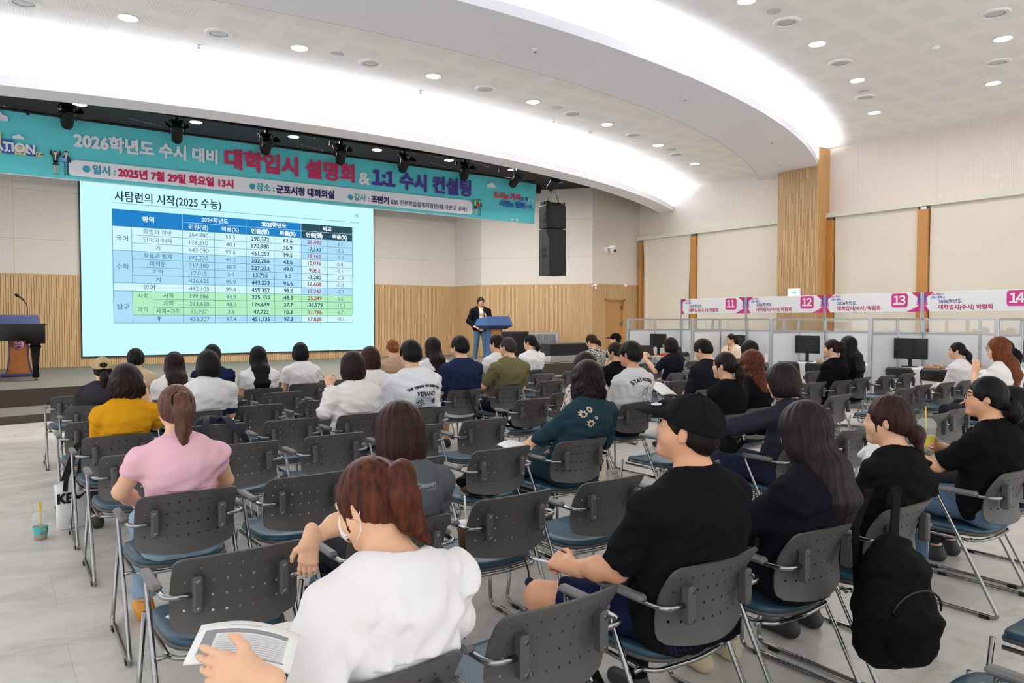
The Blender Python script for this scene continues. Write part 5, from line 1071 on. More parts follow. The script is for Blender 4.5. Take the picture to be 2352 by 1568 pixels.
def hair_shape(st, Hp, M, kh, hl, N, h, seed, hk, panel=False, back=None):
    s = SD(); E_ = lambda c, r, k=.02, op='u': s.ell(Hp(*c), A3(*r)*kh, M, k, op)
    v = {'short': .018, 'crop': .008, 'bob': .020, 'long': .018, 'pony': .010, 'lowpony': .010, 'bun': .011, 'lowbun': .012, 'curly': .030, 'wavy': .022, 'capshort': .008, 'longcurl': .024}[st]*hk
    E_((0, -.014, .014), (.078+v, .094+v, .101+v), 0); A = .0032; nf = 36
    dn = M@A3(0, 0, -1)
    if st in ('short', 'crop', 'capshort'):
        E_((0, -.045, -.025), (.070+v*.8, .062+v*.6, .062), .03)
        E_((0, .112, -.052), (.066, .078, .098), .012, 's'); s.half(Hp(0, -.06, -.070 if st == 'short' else -.062), M@A3(0, .55, -1), .01)
        for q in (-1, 1): E_((q*.088, -.002, -.018), (.024, .022, .036), .008, 's')
        A = .0048 if st == 'short' else .0012; nf = 24
    elif st in ('bob', 'curly', 'wavy'):
        w = .012 if st == 'curly' else 0
        s.loft([Hp(0, -.012, .01), Hp(0, -.016, -hl*.45), Hp(0, -.022, -hl)], A3(.083+v*.6, .092+v*.7+w, .078+v*.6+w)*kh, A3(.094+v*.6, .094+v*.5+w, .074+v*.4+w)*kh, .03)
        E_((0, .118, -.062), (.056, .084, .112), .015, 's'); E_((0, -.0, -hl-.03), (.06, .08, .05), .02, 's'); s.half(Hp(0, -.02, -hl), M@A3(0, .15, -1), .02)
        if st == 'curly': A = .011
        if st == 'wavy': A = .004
    elif st in ('long', 'longcurl'):
        zt = N[2]; bk = N[1]-.075; by = lambda z: float(np.interp(z, *back)); x0 = Hp(0, 0, 0)[0]; low = zt-hl
        s.loft([Hp(0, -.012, .01), Hp(0, -.02, -.07), A3(x0, min(Hp(0, -.03, -.1)[1], by(zt)+.045), zt+.01), A3(x0, by(zt-hl*.5)+.012, zt-hl*.5), A3(x0, by(low)+.006, low)], A3(.084+v*.6, .096+v*.5, .105+v*.3, .105, .075)*kh, A3(.094+v*.6, .088, .070, .05, .034)*kh, .03)
        E_((0, .118, -.055), (.058, .082, .10), .015, 's'); s.cone(N+A3(0, .045, .0), N+A3(0, .05, -.3), .055, .09, .02, 's'); s.half((0, 0, low), (0, .1, -1), .02)
        if st == 'longcurl': A = .010
    else:
        E_((0, -.045, -.02), (.066+v*.6, .058+v*.5, .066), .03); E_((0, .112, -.048), (.062, .080, .098), .014, 's'); s.half(Hp(0, -.06, -.068), M@A3(0, .5, -1), .012)
        for q in (-1, 1): E_((q*.090, .004, -.022), (.022, .02, .034), .008, 's')
        if st in ('pony', 'lowpony'):
            z = .045 if st == 'pony' else -.035; a = Hp(0, -.102, z); tx = .05 if hl == .131 else .006; pts = [a, a+A3(0, -.040, .010 if st == 'pony' else -.01)*kh, a+A3(0, -.055, -.05)*kh, a+A3(tx*.5, -.048, -.05-hl*.5)*kh, a+A3(tx*1.6, -.036, -.05-hl)*kh]; rr = [.024, .036, .042, .036, .014]
            for i in range(4): s.cone(pts[i], pts[i+1], rr[i]*kh, rr[i+1]*kh, .015)
        elif st == 'bun': E_((0, -.115, -.012), (.038, .034, .042), .008); E_((.012, -.128, -.028), (.024, .022, .022), .008)
        elif st == 'lowbun':
            E_((0, -.128, -.070), (.046, .040, .050), .012)
            for i, (dx, dz) in enumerate(((-.02, -.10), (.012, -.115), (.035, -.09), (-.0, -.13))): s.cone(Hp(dx*.5, -.13, -.085), Hp(dx, -.135-.006*i, dz-.035), .022*kh, .008*kh, .012)
        for q in (-1, 1): s.cone(Hp(q*.070, .045, .035), Hp(q*.073, .042, -.055), .008*kh, .004*kh, .01)
    if panel and st in ('long', 'longcurl'): s.panel()
    c0 = Hp(0, -.02, 0); r = np.random.RandomState(seed)
    ph = r.uniform(0, 6, 6)
    def disp(P):
        q = (P-c0)@M; an = np.arctan2(q[:, 0], -q[:, 1]); rad = np.hypot(q[:, 0], q[:, 1])/.09
        if A > .006: g_ = 4*np.sin(P[:, 2]*22+an*3+ph[0]); return A*(.55*np.sin(an*13+g_+ph[1])+.35*np.sin(P[:, 2]*95+3*np.sin(an*8)+ph[3])*np.sin(an*19+ph[2])+.25*np.sin(an*31+g_*1.7))*np.clip((Hp(0, 0, .10)[2]-P[:, 2])/.12, .15, 1)
        w = an*nf+2.5*np.sin(P[:, 2]*16+ph[0])+1.5*np.sin(an*7+ph[1])
        return A*np.clip(rad, 0, 1)*(np.sin(w)*.5+.5*np.sin(an*nf*.43+ph[2]+1.2*np.sin(P[:, 2]*9)))
    return s.run(max(.005, h*.85), disp)
def make_cap(o, Hp, M, kh, h, c, strap):
    s = SD(); s.ell(Hp(0, -.014, .022), A3(.099, .116, .112)*kh, M, 0); (s.ell(Hp(0, -.014, .016), A3(.091, .108, .104)*kh, M, .004, 's') if h < .007 else None); s.half(Hp(0, -.02, .012), M@A3(0, .12, -1), .004)
    if strap: s.ell(Hp(0, -.125, .045), A3(.040, .05, .026)*kh, M, .006, 's')
    m = cloth(c); cp = link('cap', arr_mesh('cap', [s.run(max(.0045, h*.8))], m), o)
    b = SD(); b.ell(Hp(0, .112, .022), A3(.088, .100, .032)*kh, M, 0); b.ell(Hp(0, .112, .010), A3(.105, .112, .032)*kh, M, .003, 's'); b.ell(Hp(0, -.01, .0), A3(.088, .104, .09)*kh, M, .003, 's'); link('brim', arr_mesh('brim', [b.run(max(.0042, h*.7))], m), cp)
    MB().sphere(Hp(0, -.014, .134), .009*kh, 10, 6).build('button', m, cp)
    mb = MB()
    for i in range(6):
        a = pi*i/3+pi/6; mb.tube([Hp(.1*cos(a)*cos(t), -.014+.117*sin(a)*cos(t), .022+.1125*sin(t)) for t in [.12+1.4*j/10 for j in range(11)]], .0012, 4)
    mb.build('seam', m, cp)
    if c == '17181a': MB().sphere(Hp(.012, .135, .058), A3(.024, .018, .003)*1.0 if 0 else (.022, .020, .006), 14, 8).build('sticker', mat('sticker_silver', 'd8dadd', .3, .3), cp)
def seat(k, hx, hy, hz, label, **a):
    c = CH[k].location; kk = a.pop('k', min(1.09, max(.93, (hz-.42)/.94)))
    for q in ('L', 'Rr'):
        if q in a and a[q]:
            d = dict(a[q])
            for p in ('E', 'W'):
                if p in d: d[p] = (d[p][0]-c.x, d[p][1]-c.y, d[p][2])
            a[q] = d
    for q in ('knees', 'feet'):
        if q in a: a[q] = {m: (v[0]-c.x, v[1]-c.y, v[2]) for m, v in a[q].items()}
    a.setdefault('kh', min(1.06, max(.97, kk))); a.setdefault('hip', ((hx-c.x)*.25, .135))
    a.setdefault('panel', True)
    return person(label, (c.x, c.y, 0), (hx-c.x, hy-c.y, hz), k=kk, **a)
def pattern(name, base, ink, kind):
    m = bpy.data.materials.new(name); m.use_nodes = True; nt = m.node_tree; b = nt.nodes['Principled BSDF']; b.inputs['Roughness'].default_value = .88; b.inputs['Specular IOR Level'].default_value = .15
    tc = nd(nt, 'ShaderNodeTexCoord'); sp = nd(nt, 'ShaderNodeSeparateXYZ'); nt.links.new(tc.outputs['Object'], sp.inputs[0])
    if kind == 'stripe': f = mathn(nt, 'LESS_THAN', mathn(nt, 'FRACT', mathn(nt, 'DIVIDE', mathn(nt, 'ADD', sp.outputs[0], mathn(nt, 'MULTIPLY', sp.outputs[1], .4)), .026)), .42)
    elif kind == 'block': f = mathn(nt, 'LESS_THAN', sp.outputs[2], .80)
    else:
        v = nd(nt, 'ShaderNodeTexVoronoi'); v.inputs['Scale'].default_value = 42; nt.links.new(tc.outputs['Object'], v.inputs['Vector']); f = mathn(nt, 'LESS_THAN', v.outputs['Distance'], .42)
    mx = nd(nt, 'ShaderNodeMix', data_type='RGBA'); mx.inputs['A'].default_value = srgb(base); mx.inputs['B'].default_value = srgb(ink); nt.links.new(f, mx.inputs['Factor']); nt.links.new(mx.outputs['Result'], b.inputs['Base Color']); return m
JEAN = '8ba3b8'; BLK = '17181b'
# --- left block
seat(2, .95, 8.40, 1.27, 'person in khaki cap and dark grey top, low ponytail, at the left', top='36343a', sleeve='long', hair='lowpony', hc='241a18', hl=.14, cap='b7a57d', capc=1, wr=.005)
seat(4, .85, 6.15, 1.31, 'woman in yellow blouse with short curly dark hair, hand raised to her face', top='d2961c', sleeve='half', neck='crew', hair='curly', hc='2a1c1a', hl=.115, h=.008, wr=.006, bottom='2a2b30', Rr=dict(E=(1.06, 6.22, .83), W=(1.0, 6.30, 1.08), d=(-.25, .05, .95), n=(.5, -.8, .1), curl=.45))
seat(103, 1.43, 9.60, 1.31, 'person with short black hair in a beige shirt close to the screen', top='cdb596', hair='short', hc='141517', collar=True, fat=1.06)
seat(104, 1.66, 8.60, 1.30, 'woman with long dark brown hair in white, between khaki cap and white-navy shirt', top='e6e4e2', hair='long', hc='2b1c1b', hl=.12)
seat(105, 1.71, 7.32, 1.36, 'woman with parted black bob in a white shirt with navy lower half', topm=pattern('white_navy_block', 'dcdcde', '232842', 'block'), boxy=.8, hair='bob', hc='1b1817', hl=.135, sleeve='half')
seat(106, 2.22, 9.30, 1.35, 'person with black hair in a navy shirt behind the parted bob', top='20264a', hair='short', hc='151517')
seat(6, .77, 3.96, 1.33, 'woman in pink short-sleeved top with ponytail and black scrunchie', top='e8b9c8', sleeve='cap', neck='turtle', e=.010, hair='pony', hc='4a3128', hc2='6a4a3c', hl=.20, wr=.004, bottom=JEAN, hem=.50, shoes='d28a22', sw=.18, fat=1.02, L=dict(E=(.53, 4.05, .80), W=(.66, 4.33, .66)), Rr=dict(E=(1.02, 4.02, .80), W=(.90, 4.33, .66)))
seat(11, 2.75, 9.25, 1.32, 'woman with straight long black hair over a white shirt, before the screen', top='e9e9ec', hair='long', hc='121214', hl=.30)
seat(15, 3.41, 9.60, 1.34, 'person with short black bob in a plain white T-shirt before the screen', top='ebe9ec', hair='bob', hc='101418', hl=.115, boxy=.3)
seat(18, 2.70, 6.24, 1.36, 'woman in sheer white blouse with glossy dark bob, raising a pen', top='e6e3e2', sleeve='long', collar=True, boxy=1.2, wr=.008, hair='bob', hc='2c1b1e', hl=.135, hairk=1.15, L=dict(E=(2.42, 6.22, .82), W=(2.56, 6.42, 1.03), d=(-.1, .35, .9), n=(-.6, -.6, .3), curl=.9))
seat(20, 3.46, 7.52, 1.35, 'woman with brown wavy hair in a white T-shirt left of the palm picture shirt', top='e6e5e3', hair='wavy', hc='38211f', hl=.17)
seat(112, 4.86, 9.78, 1.36, 'woman with an auburn bun in a beige top', top='b89a84', e=.010, hair='bun', hc='5f3218', hc2='8a5026', skin='e6b89a')
seat(21, 3.33, 6.32, 1.455, 'man in white sweatshirt with a palm picture and lettering on the back', top='e6e8ee', sleeve='three', boxy=1.0, fat=1.1, sw=.205, hair='short', hc='121214', wr=.007, e=.02)
seat(114, 4.97, 8.78, 1.41, 'woman with very long dark brown hair beside the man in navy', top='e4e2e4', hair='long', hc='2a1a1a', hl=.36)
seat(25, 4.70, 7.64, 1.455, 'man in navy T-shirt wearing a white face mask', top='232a47', sleeve='half', boxy=.5, fat=1.04, sw=.2, hair='short', hc='131315', mask='e8e8ea', yaw=.15, face=True, glasses='3a3c40', bottom='d8d6d4', legs='short')
seat(116, 6.17, 8.98, 1.43, 'man in white T-shirt with glasses just left of the olive shirt', top='e8e6e6', hair='short', hc='241a1a', yaw=.35, face=True, glasses='2a2a2e', L=dict(E=(5.9, 9.05, .82), W=(6.02, 9.3, .70)))
seat(26, 5.49, 7.74, 1.43, 'man in olive polo shirt with cropped greying hair and glasses', top='6f6a4c', sleeve='half', collar=True, fat=1.1, sw=.205, hair='crop', hc='3c3836', yaw=.3, face=True, glasses='4a4438', bottom='1d2236', L=dict(E=(5.15, 7.80, .80), W=(5.22, 8.05, .72), d=(.3, .9, .1), curl=.8))
seat(47, 7.51, 9.93, 1.40, 'woman in white T-shirt with tied black hair, looking left by the lectern', top='eeeeef', hair='lowpony', hc='17181b', hl=.06, yaw=.5, face=True, boxy=.5)
seat(24, 1.47, 2.90, 1.285, 'woman with glossy dark brown bob in a grey polo shirt, arm over the chair', top='55595f', collar=True, sleeve='half', e=.014, hair='bob', hc='221515', hc2='3a2322', hl=.16, hairk=1.25, pitch=.15, yaw=.05, L=dict(E=(1.12, 2.62, .90), W=(.93, 2.53, .86), d=(-.08, .1, -1), n=(-.5, -.8, .2), curl=.35), fat=1.03)
seat(39, .83, 1.80, 1.285, 'woman in white ruffled blouse with reddish ponytail and mask, reading a booklet', top='e4e3e4', sleeve='three', neck='wide', boxy=1.1, wr=.009, e=.018, hair='pony', hc='2c1813', hc2='5e2f1e', hl=.131, pitch=.40, yaw=.5, mask='f2e4e2', face=True, extra='noband', sw=.19, h=.0052, bottom='20222a', hem=.47,
     L=dict(E=(.56, 1.50, .74), W=(.412, 1.425, .958), d=(-.58, .81, .02), n=(-.85, -.40, .33), curl=(.15, .2, .3, .4)), Rr=dict(E=(1.07, 1.80, .78), W=(.95, 2.05, .70)))
seat(31, 3.58, 4.04, 1.34, 'woman in dark teal dress with loose dark curls', top='243a43', sleeve='elbow', boxy=.9, wr=.007, hair='curly', hc='1f1514', hl=.21, hairk=1.1, h=.0075, legs='dress', bottom='243a43', fat=1.02, hem=.47, L=dict(E=(3.22, 4.12, .80), W=(3.24, 4.38, .70), d=(-.3, .9, 0)))
seat(122, 4.75, 5.40, 1.33, 'woman in striped cream blouse half hidden by the dark curls', topm=pattern('striped_blouse', 'ded4cc', '8a7468', 'stripe'), sleeve='long', boxy=1, hair='wavy', hc='2e1d1b', hl=.13, yaw=.2, face=True)
seat(123, 8.97, 10.0, 1.385, 'woman in black and white spotted dress with low rolled hair', topm=pattern('spotted_dress', 'b8b4ae', '1c1b1c', 'spot'), hair='lowbun', hc='35201b', yaw=.25, pitch=.4, sleeve='half', legs='dress', bottom='1c1b1c', face=True)
seat(124, 10.52, 11.0, 1.37, 'person in black cap and white top near the wooden door', top='e4e6ea', hair='capshort', hc='141416', cap='141418', yaw=.65, face=True)
seat(125, 6.67, 6.98, 1.36, 'woman in black with a black face mask and tied hair', top='141416', hair='lowbun', hc='231918', yaw=.45, mask='222226', face=True, sleeve='half')
seat(35, 5.39, 5.42, 1.43, 'young man in light grey T-shirt with arched lettering on the back', top='d8d8dc', sleeve='half', boxy=1.2, hair='short', hc='1a1817', yaw=.28, face=True, glasses='2a2a2c', fat=.98, wr=.006, hairk=1.15, skin='d9a07e', bottom='1c1d22', legs='short')
seat(55, 8.96, 8.10, 1.36, 'woman in black with a chin-length bob and glasses, before the booths', top='181b24', hair='bob', hc='1d1617', hl=.12, yaw=.5, face=True, glasses='c8c8cc', sleeve='half', L=dict(E=(8.68, 8.15, .83), W=(8.72, 8.42, 1.02), d=(.3, .2, .9), n=(-.5, -.6, 0), curl=1.0), bottom='aab8cf')
seat(128, 7.20, 5.98, 1.41, 'man in black collared shirt bending his head down', top='1d1e24', sleeve='elbow', collar=True, fat=1.12, sw=.215, hair='short', hc='171617', pitch=.38, yaw=.25, face=True)
seat(61, 5.48, 4.30, 1.36, 'woman in black with a smooth low ponytail, looking left', top='141417', sleeve='half', hair='lowpony', hc='241a1b', hl=.20, yaw=.35, face=True, boxy=.5)
seat(130, 6.09, 4.46, 1.35, 'woman with curly hair fading to copper, in black', top='131317', hair='longcurl', hc='2a1713', hc2='6a3518', hl=.10, yaw=.15, face=True, boxy=.6)
seat(131, 8.15, 6.0, 1.38, 'woman with long black hair beyond the copper curls', top='1a1a1e', hair='long', hc='141315', hl=.3)
seat(37, 2.09, 1.80, 1.375, 'man in black T-shirt, black cap and navy shorts, pen in hand', top='131417', sleeve='half', boxy=1.0, fat=1.1, sw=.21, hair='capshort', hc='191413', cap='17181a', pitch=-.2, yaw=.46, face=True, skin='dba281', legs='short', bottom='1d2140', hem=.45, sock='151517', shoes='26262a', wr=.005, h=.0056,
     knees=dict(L=(1.77, 2.27, .55), R=(2.22, 2.16, .55)), feet=dict(L=(2.03, 2.20, .095), R=(2.28, 2.24, .095)), L=dict(E=(1.83, 1.90, .75), W=(1.785, 2.10, .715), d=(-.15, .95, .1), n=(-.55, .0, .8), curl=(1.1, 1.2, 1.3, 1.3)))
seat(46, 4.62, 3.12, 1.335, 'woman in dark navy hooded top with a chin-length dark bob, arms folded forward', top='2a2b36', sleeve='long', collar=False, boxy=1.2, hair='wavy', hc='2a2220', hl=.125, hairk=1.1, yaw=.4, pitch=.2, face=True, bottom='23263a', legs='dress', wr=.006, L=dict(E=(4.30, 3.28, .89), W=(4.33, 3.5, .84), d=(.2, .9, -.1), curl=.9), Rr=dict(E=(4.90, 3.28, .84), W=(4.62, 3.46, .82), d=(-.9, .3, 0)))
seat(40, 2.84, 1.81, 1.30, 'woman with long straight black-brown hair in a black T-shirt, holding a printed sheet', top='16171e', sleeve='elbow', boxy=1.3, hair='long', hc='171315', hc2='2c201f', hl=.20, hairk=1.1, pitch=.12, bottom='17181b', shoes='cdbf9e', h=.0058, L=dict(E=(2.57, 1.92, .77), W=(2.60, 2.14, .76), d=(.0, .8, .5), n=(-.8, -.2, .3), curl=.7))
seat(41, 3.56, 1.82, 1.285, 'woman in black boat-neck top with a low loose bun', top='131415', sleeve='half', neck='wide', boxy=1.4, hair='lowbun', hc='231616', hc2='38211f', yaw=.38, pitch=.03, face=True, hairk=1.2, bottom='131316', h=.0058, wr=.006, sw=.195)
seat(42, 4.71, 1.84, 1.325, 'woman in black with glasses, scrunchie and jeans, holding a yellow cup', top='121214', sleeve='half', boxy=1.2, hair='lowpony', hc='161416', hl=.05, yaw=.5, face=True, glasses='1c1c1e', bottom='58708a', shoes='e4e2de', hairk=1.25, skin='dca684', pitch=-.05, L=dict(E=(4.50, 2.0, .80), W=(4.47, 2.2, .82), d=(.5, .7, .2), curl=.6), Rr=dict(E=(4.97, 1.96, .82), W=(4.80, 2.14, .86), d=(-.85, .2, .1), n=(.2, .9, .2), curl=.7))
seat(43, 5.33, 1.94, 1.22, 'person in black with black hair at the right edge, behind the scrunchie', top='131316', hair='wavy', hc='161518', hl=.15)
seat(65, 9.66, 5.74, 1.38, 'woman in black with puffed sleeves and a high brown ponytail', top='111114', sleeve='half', boxy=1.0, hair='pony', hc='251816', hl=.22, yaw=.55, face=True, skin='e8b494')
seat(66, 10.26, 5.84, 1.41, 'woman with long black hair in a black dress beside the puffed sleeves', top='121215', hair='long', hc='161517', hl=.34, legs='dress', bottom='121215')
seat(72, 11.16, 4.74, 1.335, 'woman in white blouse with a dark low ponytail, near the right booth', top='e6e2e4', sleeve='long', boxy=.8, hair='lowpony', hc='221817', hl=.26, yaw=.5, face=True, bottom='c9c4c2')
seat(142, 9.63, 3.64, 1.45, 'woman with long auburn hair, glasses and white top, hand at her chin', top='ebe8e8', sleeve='half', hair='long', hc='4a2417', hc2='77401f', hl=.24, yaw=.55, face=True, glasses='3c3c40', L=dict(E=(9.36, 3.76, .88), W=(9.50, 3.83, 1.03), d=(.25, .0, .95), n=(-.7, -.5, 0), curl=.5), skin='edbb9b')
seat(143, 10.30, 3.84, 1.41, 'person in red glasses and white top at the right edge', top='e9e6e6', hair='lowpony', hc='171517', hl=.12, yaw=.5, face=True, glasses='a3242c')
person('booth worker in cream cardigan over black, seated at the desk looking left', (13.36, 10.2, 0), (0, .14, 1.345), rz=pi/2, yaw=-.35, face=True, hair='lowpony', hc='1c1617', hl=.14, top='17171a', neck='v', jacket='e6d9bd', sleeve='half', glasses='8a8a90', group='people in the booths')
SPK = person('man standing with a microphone behind the lectern, black jacket and jeans', (11.15, 17.0, SZ), (0, .02, 1.835), rz=R(158), k=1.06, kh=1.03, seated=False, hip=(0, 0), face=True, hair='short', hc='2a2624', glasses='6a6468', top='e4dccd', jacket='14161c', bottom='5b7391', shoes='e6e6e6', sw=.195, hem=.86, fat=.98, h=.0095, skin='d9a183',
       L=dict(E=(-.255, .10, 1.17), W=(-.075, .285, 1.27), d=(.35, .1, .9), n=(-.5, .8, .1), curl=1.25), Rr=dict(E=(.33, -.02, 1.17), W=(.21, .20, 1.02), d=(-.6, .7, -.2), n=(.3, .2, .9), curl=.6), feet=dict(L=(-.13, .02, .095), R=(.17, -.02, .095)), knees=dict(L=(-.115, .05, .53), R=(.13, .03, .53)), group='speaker on the stage')
# ---- prints on the backs of shirts: lettering laid on the cloth
def on_back(o, child, mb, name, mats, off=.0035):
    from mathutils.bvhtree import BVHTree
    c = next(x for x in o.children if x.name.split('.')[0] == child); me = c.data
    bv = BVHTree.FromPolygons([v.co for v in me.vertices], [tuple(p.vertices) for p in me.polygons])
    out = []
    for v in mb.v:
        h = bv.ray_cast(Vector((v[0], -1.5, v[2])), Vector((0, 1, 0))); out.append((v[0], (h[0].y if h[0] else .05)-off+v[1], v[2]))
    mb.v = out; return mb.build(name, mats, c)
def arched(mb, txt, cx, z, r, size, mi=0, bold=.006, step=None):
    n = len(txt); w_ = step or size*.82
    for i, ch in enumerate(txt):
        if ch == ' ': continue
        a = (i-(n-1)/2)*w_/r; M = Matrix.Translation((cx+r*sin(a), 0, z-r+r*cos(a))) @ Matrix.Rotation(a, 4, 'Y'); put_text(mb, ch, size, 0, 0, 0, 'CENTER', bold, None, mi, 0, M)
inkd = mat('print_ink_dark', '33363f', .8); inkg = mat('print_ink_grey', '8f939b', .8)
o = PEOPLE['young man in light grey T-shirt with arched lettering on the back']; N = INFO[o.name][2]; mb = MB()
arched(mb, 'STAYALONE', N[0]-.015, N[2]-.075, .26, .045, 0, .004, .033)
for pts in ([(.028*cos(a), .03*sin(a)+.0) for a in [2*pi*i/16 for i in range(17)]], [(-.02, -.03), (-.055, -.06), (-.06, -.13), (-.03, -.16)], [(.02, -.03), (.04, -.06), (.05, -.10), (.07, -.09)], [(-.03, -.075), (.03, -.075)], [(-.03, -.16), (.03, -.16), (.045, -.11)], [(.005, .03), (.02, .045), (.03, .02)], [(-.01, -.10), (0, -.09), (.012, -.10), (0, -.12)]):
    for (a, b_), (c_, d_) in zip(pts, pts[1:]):
        u = unit((c_-a, d_-b_))*.0022; q = [(a-u[1], b_+u[0]), (a+u[1], b_-u[0]), (c_+u[1], d_-u[0]), (c_-u[1], d_+u[0])]; mb.add([(N[0]-.01+x, 0, N[2]-.185+z) for x, z in q], [(0, 1, 2, 3)])
on_back(o, 'shirt', mb, 'lettering', [inkd])
o = PEOPLE['man in white sweatshirt with a palm picture and lettering on the back']; N = INFO[o.name][2]; mb = MB(); cx = N[0]+.05
arched(mb, 'QUE TENGAS UN BUEN VIAJE', cx, N[2]-.115, .42, .028, 0, .003, .0155); put_text(mb, 'VERANO', .062, cx, N[2]-.205, 0, 'CENTER', .002, .20)
n = 12
for i in range(n):
    for j in range(n): x0, x1 = cx-.11+.22*i/n, cx-.11+.22*(i+1)/n; z0, z1 = N[2]-.215-.26*(j+1)/n, N[2]-.215-.26*j/n; mb.add([(x0, 0, z0), (x1, 0, z0), (x1, 0, z1), (x0, 0, z1)], [(0, 1, 2, 3)], 1)
def blob(px_, pz_, r, sx_=1, nn=10, rr=random.Random(3)):
    P_ = [(cx+px_+r*sx_*(1+.35*rr.uniform(-1, 1))*cos(a), -.0015, N[2]+pz_+r*(1+.35*rr.uniform(-1, 1))*sin(a)) for a in [2*pi*q/nn for q in range(nn)]]; mb.add(P_, [tuple(range(nn))], 0)
for (a, b_, r, s_) in ((-.07, -.38, .04, 1.1), (-.04, -.42, .035, 1.5), (.08, -.43, .03, 1), (.06, -.455, .025, 2), (-.06, -.455, .02, 2.5)): blob(a, b_, r, s_)
for bx0, bz0, L_ in ((-.06, -.27, .055), (.085, -.25, .03)):
    for q in range(9):
        a = 2*pi*q/9; mb.add([(cx+bx0, -.0018, N[2]+bz0), (cx+bx0+L_*.6*cos(a)-.008*sin(a), -.0018, N[2]+bz0+L_*.6*sin(a)+.008*cos(a)), (cx+bx0+L_*cos(a), -.0018, N[2]+bz0+L_*sin(a)-.012), (cx+bx0+L_*.6*cos(a)+.006*sin(a), -.0018, N[2]+bz0+L_*.6*sin(a)-.006*cos(a))], [(0, 1, 2, 3)], 0)
    mb.add([(cx+bx0-.004, -.0018, N[2]+bz0), (cx+bx0+.004, -.0018, N[2]+bz0), (cx+bx0+.008, -.0018, N[2]-.46), (cx+bx0-.001, -.0018, N[2]-.46)], [(3, 2, 1, 0)], 0)
on_back(o, 'shirt', mb, 'printed_picture', [inkd, mat('print_pale_grey', 'b4bac6', .8)])
o = PEOPLE['woman with glossy dark brown bob in a grey polo shirt, arm over the chair']; N = INFO[o.name][2]; mb = MB(); put_text(mb, 'Discovery', .028, N[0]+.035, N[2]-.055, 0, 'CENTER', .001, .095); put_text(mb, 'EXPEDITION', .009, N[0]+.05, N[2]-.07, 0, 'CENTER', 0, .05); on_back(o, 'shirt', mb, 'lettering', [inkg], .004)
o = PEOPLE['woman in dark teal dress with loose dark curls']; N = INFO[o.name][2]; mb = MB()
for (fx, fz, fr) in ((-.175, -.06, .029), (-.125, -.03, .024), (-.135, -.125, .031), (-.095, -.085, .013)):
    for q in range(8):
        a = 2*pi*q/8+.2; c_, s_ = cos(a), sin(a); mb.add([(N[0]+fx+x*c_-z*s_, 0, N[2]+fz+x*s_+z*c_) for x, z in ((fr*.35, -.004), (fr*.7, -.007), (fr, 0), (fr*.7, .007), (fr*.35, .004))], [(0, 1, 2, 3, 4)])
on_back(o, 'shirt', mb, 'embroidery', [mat('embroidery_beige', 'c3b09a', .85)])
# ================================================================ THINGS ON SEATS, LAPS AND FLOOR
def soft(name, mats, fn, h=.006, parent=None, wr=.003, seed=5):
    s = SD(); fn(s); return link(name, arr_mesh(name, [s.run(h, folds(seed, wr) if wr else None)], mats), parent)
CLEAR = mat('clear_plastic', 'e8efee', .08, alpha=.28); YEL = mat('straw_yellow', 'f0c21c', .4)
def drink(label, loc, liquid, sleeve, straw, hs=.15, r0=.042, r1=.054, parts=2, dome=True):
    t = thing('iced_drink', label, 'drink', loc)
    MB().lathe([(.001, .001), (r0, .002), (r1, hs), (r1*1.06, hs+.004), (r1*1.06, hs+.012), (r1, hs+.014)], (0, 0, 0), 24, cap=False, flip=False).build('cup', CLEAR, t)
    MB().lathe([(.001, .004), (r0*.96, .004), (r0+(r1-r0)*.55-.002, hs*.55), (.001, hs*.55)], (0, 0, 0), 24, cap=False).build('drink', mat('liquid_'+liquid, liquid, .25), t)
    sv = MB(); sv.lathe([(r0+(r1-r0)*.25+.0012, hs*.25), (r0+(r1-r0)*.68+.0012, hs*.68)], (0, 0, 0), 28, 0, cap=False)
    rr = random.Random(4)
    for q in range(9):
        a = rr.uniform(0, 6.28); z = hs*rr.uniform(.3, .6); ra = r0+(r1-r0)*z/hs+.002; w_ = .22
        sv.add([(ra*cos(a+u), ra*sin(a+u), z+v) for u, v in ((-w_, -.008), (w_, -.006), (w_*.8, .01), (-w_*.7, .012))], [(0, 1, 2, 3)], 1+q % 3)
    sv.build('sleeve', [mat('sleeve_'+sleeve, sleeve, .6), mat('sleeve_blue', '3b86c9', .6), mat('sleeve_magenta', 'c43b7e', .6), mat('sleeve_yellow', 'e6c63a', .6)], t)
    if dome: MB().lathe([(r1*1.07, hs+.012), (r1*1.0, hs+.03), (r1*.72, hs+.052), (.02, hs+.06)], (0, 0, 0), 24, cap=False).build('dome_lid', CLEAR, t)
    for q in range(parts): MB().tube([(.008*q, .004*q, .02), (.004-.012*q, .01, hs+.13)], .0045, 8).build('straw', straw, t)
    return t
drink('iced drink with yellow straws and blue sleeve on the floor at the left', (.31, 6.5, 0), 'b79b74', '58b3b4', YEL)
drink('iced drink with a yellow straw on the floor under the jeans woman', (4.62, 2.72, 0), 'c9a06a', 'd9d3c8', YEL, parts=1)
drink('cup with yellow print and straw held by the woman with glasses at the right', (4.70, 2.16, .835), 'd8d4c8', 'e8d45a', YEL, .15, .04, .052, 1)
